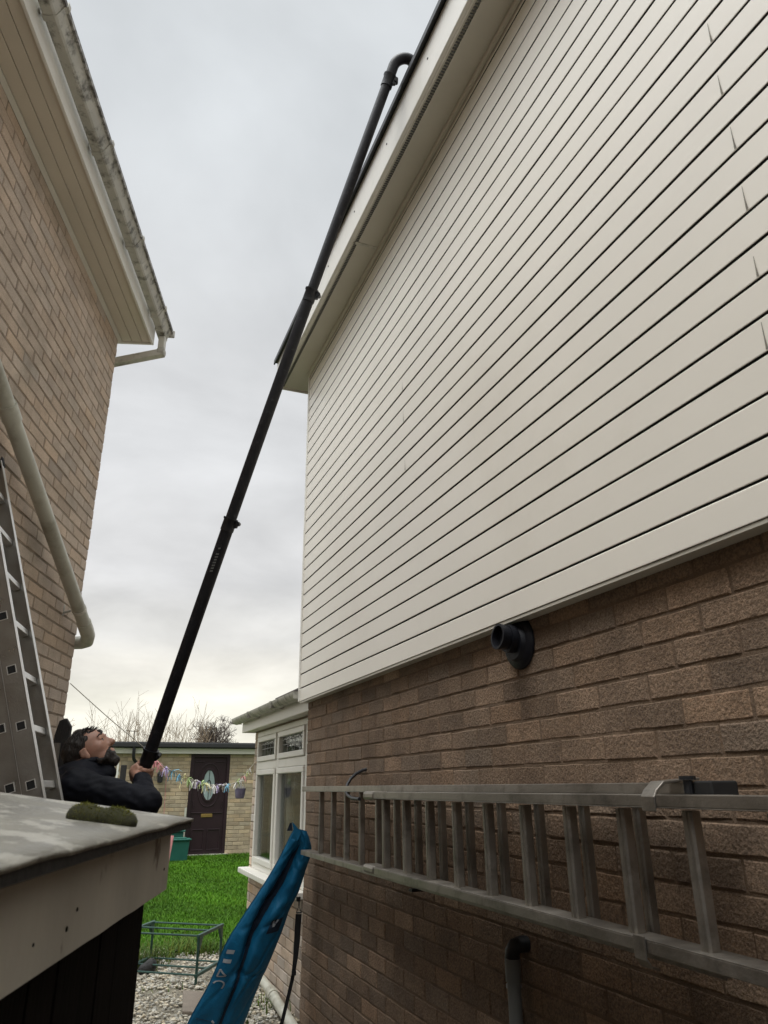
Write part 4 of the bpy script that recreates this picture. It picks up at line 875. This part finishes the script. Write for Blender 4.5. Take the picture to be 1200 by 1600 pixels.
# hands: palm, four curled fingers of unequal length and a thumb closed round the pole
def hand(g, wr, back, lens):
    """g: centre of the grip on the pole axis, back: direction from the pole axis to the palm"""
    out = []; back = (back-pd_*back.dot(pd_)).normalized(); tan = pd_.cross(back).normalized()
    pr_ = .0315
    palm = g+back*(pr_+.012)
    out.append(ellip(palm, (pd_, tan, back), (.045, .032, .018))); out.append(capsule(wr, palm-tan*.012, .026, .022))
    for i, l_ in enumerate(lens):
        h = .033-.021*i; base = palm+pd_*h+tan*.026; pts = [base]
        for a in (35, 75, 115, 155, 190):
            if a > l_: break
            an = R(a); pts.append(g+pd_*(h-.002)+(back*math.cos(an)+tan*math.sin(an))*(pr_+.0085))
        for a_, b_ in zip(pts[:-1], pts[1:]): out.append(capsule(a_, b_, .0092, .0086))
        out.append(ellip(pts[1], (pd_, tan, back), (.0105, .0105, .0105)))
    tb = palm+pd_*.012-tan*.03; p1 = g+pd_*.040+(-tan*.75+back*.3).normalized()*(pr_+.010); p2 = g+pd_*.048+(-tan*.6-back*.55).normalized()*(pr_+.009)
    out += [capsule(tb, p1, .013, .0105), capsule(p1, p2, .0105, .0088)]
    return out
hb = -fw*.55-rr*.75
body += hand(grip, wrR, hb, (155, 200, 190, 160)); body += hand(gripL, wrL, -fw*.1-rr*1.0, (155, 200, 190, 160))
man = sdf_obj('person', body, M['skin'], .0042, .011)
tag(man, 'bearded man in dark navy jacket looking up while gripping a pole', 'person')
def wr_noise(amp, fr):
    def f(x, y, z):
        return amp*(np.sin(fr*(x*1.1+z*.8)+2*np.sin(fr*.37*(y-z)))*np.sin(fr*.6*(z*1.3-x)+1.3)+.5*np.sin(fr*1.9*(z+.6*x)+np.sin(fr*.8*y)*2))
    return f
jk = [ellip(mp(137, 1236), (F_, UZ, R_), (.132, .175, .195)), ellip(rel(hip, .012, 0, .18), (F_, UZ, R_), (.135, .20, .175)), ellip(rel(hip, .01, 0, .02), (F_, UZ, R_), (.14, .13, .185)),
      capsule(shR, shL, .078), capsule(shR, shR.lerp(elR, .5), .075, .066), capsule(shR.lerp(elR, .5), elR, .066, .060), capsule(elR, wrR, .060, .043), capsule(shL, elL, .075, .060), capsule(elL, elL.lerp(wrL, .93), .058, .041),
      capsule(neckb, hp(-14, -24), .088, .078), capsule(mp(150, 1210), mp(172, 1206), .055, .04), ellip(mp(120, 1212), (F_, UZ, R_), (.075, .05, .13))]
def jcut(x, y, z):   # open the collar above the neckline
    p_ = hp(-12, -26)+UZ*.016; n_ = (ht+hf*.42).normalized()
    return (x-p_.x)*n_.x+(y-p_.y)*n_.y+(z-p_.z)*n_.z
sdf_obj('jacket', jk, M['jacket'], .007, .03, man, disp=lambda x, y, z: wr_noise(.0028, 62)(x, y, z)+wr_noise(.0014, 131)(z, x, y), cut=jcut)
q = MB()
col_c = hp(-12, -28); 
cr_ = [col_c+(hf*math.cos(a)*.086+hs*math.sin(a)*.088)+ht*(.012-.032*math.cos(a)) for a in np.linspace(0, 2*math.pi, 25)]
q.tube(cr_, .017, 10, cap=False); q.build('collar', M['jacket'], man, smooth=True)
sdf_obj('trousers', [ellip(rel(hip, .005, 0, -.02), (F_, UZ, R_), (.125, .14, .17))]+[x for l_ in legs for x in (capsule(l_[0], l_[1], .10, .075), capsule(l_[1], l_[2]-UZ*.02, .075, .058))], M['trouser'], .01, .03, man, disp=wr_noise(.004, 26))
for l_ in legs:
    a = l_[2]; sdf_obj('boot', [capsule(a+UZ*.03, a-UZ*.035, .052, .05), capsule(a-UZ*.04, a+F_*.17-UZ*.05, .05, .04), ellip(a+F_*.06-UZ*.075, (F_, UZ, R_), (.15, .016, .05))], M['rubber'], .008, .02, man)
hair = [ellip(hp(-4, 1), AX, (.103, .077, .0805)), ellip(hp(-15, -8), AX, (.070, .072, .073))]
fringe = []
for f_, t_, s_, r_ in ((10, 20, .0, .013), (17, 16, .02, .013), (22, 12, .0, .013), (22, 12, .035, .011), (27, 8, .015, .011), (29.5, 5.5, .0, .010), (31.5, 2.5, .018, .007), (16, 16, -.03, .013), (25, 9, -.025, .011)): fringe.append(ellip(hp(f_, t_, s_), AX, (r_*1.3, r_*.75, r_)))
def hcut(x, y, z):
    g_ = [(x-SC.x)*a.x+(y-SC.y)*a.y+(z-SC.z)*a.z for a in AX]
    f_, t_, s_ = g_[0]*322, g_[1]*322, np.abs(g_[2])
    f_ = f_-140*np.maximum(0, s_-.03)
    front = np.where(t_ > 9, -50+0*f_, np.where(t_ > -6, f_-(5+(t_+6)*.8), np.where(t_ > -17, f_-1, f_+10)))
    return front/322*.7
def hdisp(x, y, z): return .0026*np.sin(120*(x+.4*z))*np.sin(95*(z-.5*x)+60*y)
sdf_obj('hair', hair, M['hair'], .0042, .016, man, disp=hdisp, cut=hcut)
sdf_obj('fringe', fringe, M['hair'], .004, .012, man, disp=hdisp)
q = MB()
for i in range(420):
    a_ = random.uniform(-.2, 2.9); s_ = random.uniform(-.07, .07); rt_ = math.sqrt(max(0, 1-(s_/.083)**2)); f_ = -4+33*math.cos(a_)*rt_; t_ = 1+24.5*math.sin(a_)*rt_
    if t_ < 10 and f_ > 0: continue
    p = hp(f_, t_, s_); n_ = (hf*math.cos(a_)+ht*math.sin(a_)).normalized(); d_ = (hf*random.uniform(.4, 1.1)+n_*random.uniform(.15, .75)+hs*random.gauss(0, .35)).normalized(); l_ = random.uniform(.010, .026)*(1 if f_ > 8 else .45)
    q.tube([p-n_*.004, p+d_*l_*.55+n_*.003, p+d_*l_-n_*.002], [.0016, .0013, .0005], 4, cap=False)
q.build('hair_strands', M['hair'], man)
beard = [ellip(hp(17, -33), AX, (.060, .042, .056)), ellip(hp(28, -44), AX, (.030, .029, .030)), capsule(hp(9, -20, .066), hp(17, -36, .050), .011, .020), capsule(hp(9, -20, -.066), hp(17, -36, -.050), .011, .020),
         capsule(hp(34.0, -24.6, .019), hp(35.2, -24.2, 0), .0052), capsule(hp(34.0, -24.6, -.019), hp(35.2, -24.2, 0), .0052), capsule(hp(33.6, -25, .020), hp(30, -36, .026), .006), capsule(hp(33.6, -25, -.020), hp(30, -36, -.026), .006)]
def bcut(x, y, z):
    g_ = [(x-SC.x)*a.x+(y-SC.y)*a.y+(z-SC.z)*a.z for a in AX]; f_, t_ = g_[0]*322, g_[1]*322
    lim = np.where(f_ > 30, -23+0*f_, np.where(f_ > 23, -35+(f_-23)*1.4, -28-(f_-2)*.36))
    return (t_-lim)/322
sdf_obj('beard', beard, M['hair'], .004, .006, man, disp=hdisp, cut=bcut)
for s_ in (.034, -.034):
    e = hp(28.0, -9.3, s_*.90); m_ = bpy.data.meshes.new('eye'); bm = bmesh.new(); bmesh.ops.create_uvsphere(bm, u_segments=14, v_segments=10, radius=.0105)
    bm.to_mesh(m_); bm.free(); m_.materials.append(M['eyew']); eo = bpy.data.objects.new('eye', m_); COL.objects.link(eo); m_.transform(Matrix.Translation(e)); attach(eo, man)
    q = MB(); q.lathe(e+hf*.0088, hf, [(0, .0055), (.0022, .005), (.0026, .001)], 12); q.build('iris', M['black'], man)
    q = MB(); q.tube([hp(31.3, -7.6, s_*.5), hp(31.6, -7.0, s_*.9), hp(29.8, -7.6, s_*1.3)], [.0012, .0019, .0012], 6); q.build('eyelashes', M['hair'], man)
    q = MB(); q.tube([hp(31.6, -1.2, s_*.40), hp(32.0, .6, s_*.8), hp(30.6, .9, s_*1.2), hp(27, -2.2, s_*1.5)], [.003, .0042, .0038, .002], 8); q.build('eyebrow', M['hair'], man)

# ================================================================== BLUE BAG against the corner
BG = thing('long_bag', 'long blue zipped carry bag leaning on the brick corner', 'bag', (.88, 5.1, 0))
Lp = [(.70, 5.16, .0), (.762, 5.125, .2), (.854, 5.078, .383), (.895, 5.052, .485), (.945, 5.016, .628), (1.041, 4.975, .786), (1.145, 4.934, .949), (1.221, 4.899, 1.086), (1.275, 4.867, 1.205), (1.300, 4.852, 1.255)]
Rp = [(1.03, 5.16, .0), (1.102, 5.134, .163), (1.178, 5.077, .386), (1.223, 5.051, .489), (1.285, 5.008, .66), (1.322, 4.975, .786), (1.369, 4.95, .886), (1.404, 4.917, 1.015), (1.428, 4.889, 1.127), (1.385, 4.862, 1.235)]
Th = [.05, .075, .08, .08, .078, .075, .07, .062, .048, .02]
bn = Vector((0, 1.1, .28)).normalized()
def cr_interp(A, s):
    k_ = len(A)-1; x = min(max(s, 0), .99999)*k_; i = int(x); t = x-i
    p = [Vector(A[max(0, min(k_, j))]) for j in (i-1, i, i+1, i+2)]
    return .5*((2*p[1])+(p[2]-p[0])*t+(2*p[0]-5*p[1]+4*p[2]-p[3])*t*t+(3*p[1]-p[0]-3*p[2]+p[3])*t**3)
def bag_pt(s, t, side=1, off=0.0):
    a = cr_interp(Lp, s); c = cr_interp(Rp, s); th_ = float(np.interp(s*(len(Th)-1), range(len(Th)), Th))
    p = a.lerp(c, t); ct = .52-.1*math.sin(s*3)+.03*math.sin(s*9)
    prof = (max(0, math.sin(math.pi*t)))**.55
    up = min(1, max(0, (s-.35)/.3)); crease = math.exp(-((t-ct+.06*up)/(.05+.11*up))**2)*(.6+.6*up)*min(1, s*5)*min(1, (1-s)*5)
    w = .006*math.sin(s*40+t*9)*math.exp(-((s-.33)/.12)**2)+.008*mnoise.noise(Vector((s*9, t*3, 1)))+.009*mnoise.noise(Vector((s*4+t*2.2, t*1.5, 8)))+.004*mnoise.noise(Vector((s*26+t*8, t*5, 2)))-.010*max(0, .22-abs(mnoise.noise(Vector((s*7-t*2.4, t*2.1+s*3, 11)))))/.22+.005*max(0, .2-abs(mnoise.noise(Vector((s*15+t*3.5, t*2.5, 17)))))/.2
    return p+(-bn)*((th_*prof*(1-crease)*.9+w*prof) if side > 0 else -th_*prof*.45)+(-bn)*off
q = MB(); ns_, nt_ = 150, 46
for side in (1, -1):
    base = len(q.v)
    for i in range(ns_+1):
        for j in range(nt_+1): q.v.append(tuple(bag_pt(i/ns_, j/nt_, side))); q.tone.append((1, 1, 1, 1))
    for i in range(ns_):
        for j in range(nt_): q.f.append((base+i*(nt_+1)+j, base+i*(nt_+1)+j+1, base+(i+1)*(nt_+1)+j+1, base+(i+1)*(nt_+1)+j)); q.mi.append(0)
bo = q.build('bag_body', M['bag'], BG, smooth=True)
wl = bo.modifiers.new('w', 'WELD'); wl.merge_threshold = .0008
def strip(name, s0, s1, tf, w, m, off=.0015, n_=40, th_=.002):
    q = MB()
    for i in range(n_+1):
        s_ = s0+(s1-s0)*i/n_; t_ = tf(s_); w_ = w(s_) if callable(w) else w; a = bag_pt(s_, t_-w_/2, 1, off); c = bag_pt(s_, t_+w_/2, 1, off); q.v += [tuple(a), tuple(c)]; q.tone += [(1, 1, 1, 1)]*2
        if i: q.f.append((2*i-2, 2*i-1, 2*i+1, 2*i)); q.mi.append(0)
    o = q.build(name, m, BG); sm = o.modifiers.new('s', 'SOLIDIFY'); sm.thickness = th_; sm.offset = 0; return o
ctf = lambda s: .52-.1*math.sin(s*3)+.03*math.sin(s*9)
strip('zip_line', .03, .5, ctf, .05, M['bagdark'])
for k_ in range(3): strip('dark_opening', .40, .88, lambda s, k_=k_: ctf(s)-.06*min(1, max(0, (s-.35)/.3))+(k_-1)*.06*math.sin(math.pi*min(1, max(0, (s-.4)/.48))), lambda s: .012+.065*math.sin(math.pi*min(1, max(0, (s-.4)/.48))), M['bagdark'], .002)
def bagpatch(name, pts, m, off=.002):
    """flat print laid on the bag: polygon in (s,t)"""
    q = MB(); q.add([bag_pt(s, t, 1, off) for s, t in pts], [tuple(range(len(pts)))]); o = q.build(name, m, BG); sm = o.modifiers.new('s', 'SOLIDIFY'); sm.thickness = .0008; return o
# partial white lettering running up the left edge of the bag
def glyph_bar(s0, t0, s1, t1, w):
    return [(s0, t0), (s0+.0, t1), (s0+w, t1-.01), (s0+w, t0-.0)]
def baggrid(name, s0, s1, t0, t1, m, off=.002, n_=8):
    q = MB()
    for i in range(n_+1):
        for j in range(n_+1): q.v.append(tuple(bag_pt(s0+(s1-s0)*i/n_, t0+(t1-t0)*j/n_, 1, off))); q.tone.append((1, 1, 1, 1))
    for i in range(n_):
        for j in range(n_): q.f.append((i*(n_+1)+j, i*(n_+1)+j+1, (i+1)*(n_+1)+j+1, (i+1)*(n_+1)+j)); q.mi.append(0)
    return q.build(name, m, BG)
baggrid('letter_print', .404, .419, .06, .18, M['print']); baggrid('letter_print', .368, .383, .06, .19, M['print'])
q = MB()
def strokes(pts, w=.008):
    pts = [(a[0]+(c[0]-a[0])*k/6, a[1]+(c[1]-a[1])*k/6) for a, c in zip(pts[:-1], pts[1:]) for k in range(6)]+[pts[-1]] if len(pts) < 8 else pts
    for a, c in zip(pts[:-1], pts[1:]):
        s0, t0 = a; s1, t1 = c; d = math.hypot((s1-s0), (t1-t0)*.25) or 1; ns = -(t1-t0)*.25/d*w; nt2 = (s1-s0)/d*w/.25
        q.add([bag_pt(s0+ns, t0+nt2, 1, .004), bag_pt(s0-ns, t0-nt2, 1, .004), bag_pt(s1-ns, t1-nt2, 1, .004), bag_pt(s1+ns, t1+nt2, 1, .004)], [(0, 1, 2, 3)])
strokes([(.34, .06), (.30, .06), (.31, .2), (.34, .06)], .0035)
strokes([(.245+.03*math.cos(a), .14+.10*math.sin(a)) for a in np.linspace(-1.2, 2.0, 12)], .0035)
o = q.build('letter_print', M['print'], BG); sm = o.modifiers.new('s', 'SOLIDIFY'); sm.thickness = .0008
baggrid('pocket_patch', .468, .53, .62, .86, M['bagdark'], .003); q = MB(); strokes([(.525, .66), (.497, .70), (.527, .75)], .004); q.build('pocket_emblem', M['print'], BG)
strip('side_zip', .135, .1351, lambda s: .2, .26, M['bagdark'], .003, 1, .004)
q = MB(); c = bag_pt(.137, .33, 1, .006); q.tube([c, c+Vector((.012, 0, -.012))], .006, 8); q.build('zip_pull', M['print'], BG)
# top flap folded forward
q = MB(); A = cr_interp(Lp, .80); Bq = cr_interp(Lp, .97)
fl = [bag_pt(.86, .02, 1, .002), bag_pt(.95, .02, 1, .012), Vector((1.282, 4.84, 1.292)), Vector((1.305, 4.835, 1.27)), bag_pt(.97, .45, 1, .01), bag_pt(.9, .28, 1, .008)]
q.add(fl, [(0, 1, 2, 3, 4, 5)]); o = q.build('flap', M['bag'], BG); sm = o.modifiers.new('s', 'SOLIDIFY'); sm.thickness = .004
q = MB(); q.add([Vector((1.255, 4.86, 1.24)), Vector((1.27, 4.85, 1.285)), Vector((1.283, 4.852, 1.288)), Vector((1.29, 4.855, 1.24))], [(0, 1, 2, 3)]); o = q.build('flap_lining', M['bagdark'], BG); sm = o.modifiers.new('s', 'SOLIDIFY'); sm.thickness = .004
# strap
def ribbonmesh(pts, w, wd, th_=.003):
    q = MB(); P = [Vector(p) for p in pts]
    for i, p in enumerate(P):
        s_ = Vector(wd).normalized()*(w[i] if isinstance(w, (list, tuple)) else w)/2; q.v += [tuple(p-s_), tuple(p+s_)]; q.tone += [(1, 1, 1, 1)]*2
        if i: q.f.append((2*i-2, 2*i-1, 2*i+1, 2*i)); q.mi.append(0)
    return q
q = ribbonmesh([(1.378, 4.97, .755), (1.375, 4.97, .69), (1.372, 4.97, .60), (1.366, 4.97, .52), (1.36, 4.97, .465), (1.352, 4.98, .40), (1.333, 4.99, .31), (1.305, 5.0, .19), (1.26, 5.02, .06), (1.22, 5.04, .012)], [.038, .038, .036, .03, .024, .022, .022, .022, .022, .02], rr)
o = q.build('strap', M['webbing'], BG); sm = o.modifiers.new('s', 'SOLIDIFY'); sm.thickness = .003
q = MB(); q.tube([(1.362, 4.97, .762), (1.394, 4.965, .762)], .004, 8); q.tube([(1.362, 4.97, .762), (1.378, 4.97, .80), (1.394, 4.965, .762)], .003, 8); q.tube([(1.378, 4.97, .80), (1.378, 4.97, .83)], .004, 8); q.box((1.362, 4.965, .825), (1.386, 4.985, .85)); q.build('buckle', M['black'], BG)
q = MB(); q.box((1.345, 4.965, .425), (1.372, 4.978, .45)); q.build('slider', M['black'], BG)

# ================================================================== RIBBON GARLAND
GA = thing('ribbon_garland', 'garland of pastel ribbon tassels strung across to the white window', 'garland', (.8, 6.4, 1.6))
kp = [(-.137, 5.298, 2.152), (.15, 5.64, 1.955), (.419, 5.985, 1.786), (.53, 6.077, 1.689), (.775, 6.454, 1.588), (.92, 6.63, 1.552), (1.069, 6.817, 1.523), (1.284, 7.085, 1.529), (1.40, 7.2, 1.572), (1.50, 7.33, 1.66), (1.592, 7.44, 1.755)]
def kpt(f): return cr_interp(kp, f)
q = MB(); q.tube([kpt(i/60) for i in range(61)], .0028, 6); q.build('cord', M['cord'], GA)
n_t = 26
for i in range(n_t):
    f = .285+.62*i/(n_t-1); c = kpt(f)
    if .70 < f < .735: continue
    ci = [0, 0, 4, 1, 1, 5, 2, 3, 3, 4, 2, 5, 3, 3, 4, 3, 1, 3, 5, 3, 2, 3, 0, 5, 2, 3][i]
    q = MB()
    for k_ in range(10 if f < .8 else 6):
        a = random.uniform(0, 6.28); l_ = random.uniform(.025, .075)*(1 if f < .8 else .6); d = Vector((math.cos(a)*.6, math.sin(a)*.6, random.uniform(-1.2, .35))).normalized(); w_ = Vector((-math.sin(a), math.cos(a), .3))*.0045
        p0_ = c+Vector((random.uniform(-.012, .012),)*3)*.7; p1_ = p0_+d*l_*.6; p2_ = p0_+d*l_+Vector((0, 0, -.02))
        q.add([p0_-w_, p0_+w_, p1_+w_, p1_-w_, p2_+w_*.8, p2_-w_*.8], [(0, 1, 2, 3), (3, 2, 4, 5)])
    q.build('ribbon_tassel', RIB[ci], GA)
q = MB(); c = kpt(.34); q.tube([c, c+Vector((.01, 0, -.35)), c+Vector((0, 0, -.62))], .0022, 5); q.build('hanging_thread', RIB[0], GA)
# lilac peg pot
PT = thing('hanging_pot', 'small lilac pot hanging from the ribbon garland', 'pot', (1.393, 7.166, 1.41))
q = MB(); q.lathe((1.393, 7.166, 1.405), (0, 0, 1), [(0, .034), (.008, .040), (.055, .048), (.08, .050), (.086, .053), (.086, .046), (.02, .036)], 20); q.build('pot', M['lilac'], PT, smooth=True)
q = MB(); q.tube([(1.345, 7.166, 1.488), (1.36, 7.166, 1.55), (1.388, 7.17, 1.57), (1.415, 7.166, 1.55), (1.441, 7.166, 1.488)], .003, 6); q.build('handle', M['cord'], PT)
q = MB()
for i in range(7): a = i*.9; q.obox((1.393+.028*math.cos(a), 7.166+.028*math.sin(a), 1.45), (.012, 0, 0), (0, .006, 0), (.006*math.cos(a), .0, .05+.012*(i % 3)))
q.build('white_pegs', RIB[3], PT)

# ================================================================== TREES BEYOND
def bare_tree(name, base, h_trunk, crown_c, crown_r, n_lead, depth, label, seed, mtw, trunk_r=.12, group=None, twig=.012):
    rg = random.Random(seed); t = thing(name, label, 'tree', base, group); base = Vector(base); tq = MB(); cq = MB()
    top = base+UZ*h_trunk; tq.tube([base-UZ*.1, base+UZ*h_trunk*.5+Vector((rg.uniform(-.1, .1), 0, 0)), top], [trunk_r*1.3, trunk_r, trunk_r*.8], 8)
    tq.build('trunk', M['bark'], t, smooth=True)
    C_ = Vector(crown_c); RR_ = Vector(crown_r)
    def grow(p, d, l_, r_, lev):
        k_ = 3; pts = [p]; dd = d.copy()
        for i in range(k_):
            dd = (dd+Vector((rg.gauss(0, .22), rg.gauss(0, .22), rg.gauss(.05, .18)))).normalized(); q_ = pts[-1]+dd*l_/k_
            e = Vector(((q_.x-C_.x)/RR_.x, (q_.y-C_.y)/RR_.y, (q_.z-C_.z)/RR_.z))
            if e.length > 1+rg.uniform(-.08, .10): break
            pts.append(q_)
        if len(pts) > 1: cq.tube(pts, [max(twig*.6, r_*(1-.4*i/k_)) for i in range(len(pts))], 4 if lev < 2 else 3, cap=False)
        if lev >= depth or len(pts) < 2: return
        for i in range(rg.choice((3, 4)) if lev < depth-1 else 4):
            q_ = pts[rg.randrange(1, len(pts))]; s_ = Vector((rg.gauss(0, 1), rg.gauss(0, 1), rg.gauss(.25, .8))).normalized()
            grow(q_, (dd*.75+s_*.85).normalized(), l_*rg.uniform(.6, .82), max(twig*.6, r_*.55), lev+1)
    for i in range(n_lead):
        a = 6.28*i/n_lead+rg.uniform(-.3, .3); d = Vector((math.cos(a)*.75, math.sin(a)*.75, rg.uniform(.35, 1))).normalized(); grow(top-UZ*rg.uniform(0, .25*h_trunk), d, max(RR_)*.62, trunk_r*.5, 0)
    cq.build('crown', mtw, t)
bare_tree('bare_tree', (5.3, 34.6, 0), 2.9, (5.3, 34.6, 3.55), (1.25, 1.25, 1.2), 11, 4, 'round bare tree crown rising behind the hut roof', 4, M['bark'], .11, twig=.011)
bare_tree('bare_tree', (-.75, 40, 0), 3.0, (-.75, 40, 4.2), (1.1, 1.3, 1.3), 9, 4, 'bare tree seen small beside the buff house corner', 11, M['twig'], .1, twig=.014)
def shrub(x, y, n_, h, spread, seed, label):
    rg = random.Random(seed); t = thing('bare_shrub', label, 'shrub', (x, y, .2)); q = MB()
    for i in range(n_):
        bx = x+rg.gauss(0, spread); by = y+rg.gauss(0, .3); hh = h*rg.uniform(.5, 1.0)**1*(1.15 if rg.random() < .1 else 1); lx = rg.gauss(0, .26)
        pts = [Vector((bx, by, .2)), Vector((bx+lx*.3, by, .2+hh*.5)), Vector((bx+lx, by, .2+hh))]; q.tube(pts, [.008, .006, .003], 4, cap=False)
        for k_ in range(6):
            f = rg.uniform(.45, .97); p0_ = pts[0].lerp(pts[2], f); s_ = rg.choice((-1, 1)); q.tube([p0_, p0_+Vector((s_*rg.uniform(.06, .28), 0, rg.uniform(.12, .45)))], [.0045, .0025], 3, cap=False)
    q.build('stems', M['twig'], t)
shrub(1.35, 21.2, 120, 3.3, .5, 31, 'bare upright stems behind the hut roof near the pole')
shrub(2.35, 21.6, 90, 3.3, .45, 32, 'bare upright stems behind the hut roof left of the tree')
shrub(.55, 21.0, 90, 2.7, .3, 33, 'bare stems behind the hut roof beside the man')
AM = thing('aerial_mast', 'small television aerial far away above the hut roof', 'aerial', (2.54, 44.9, 0))
q = MB(); q.tube([(2.54, 44.9, 0), (2.54, 44.9, 4.55)], .03, 6); q.build('mast', M['greypipe'], AM)
q = MB(); q.tube([(2.05, 44.9, 4.55), (2.75, 44.9, 4.5)], .022, 5)
for i in range(5): q.tube([(2.1+.14*i, 44.7, 4.54), (2.1+.14*i, 45.1, 4.54)], .015, 4)
q.build('antenna', M['greypipe'], AM)
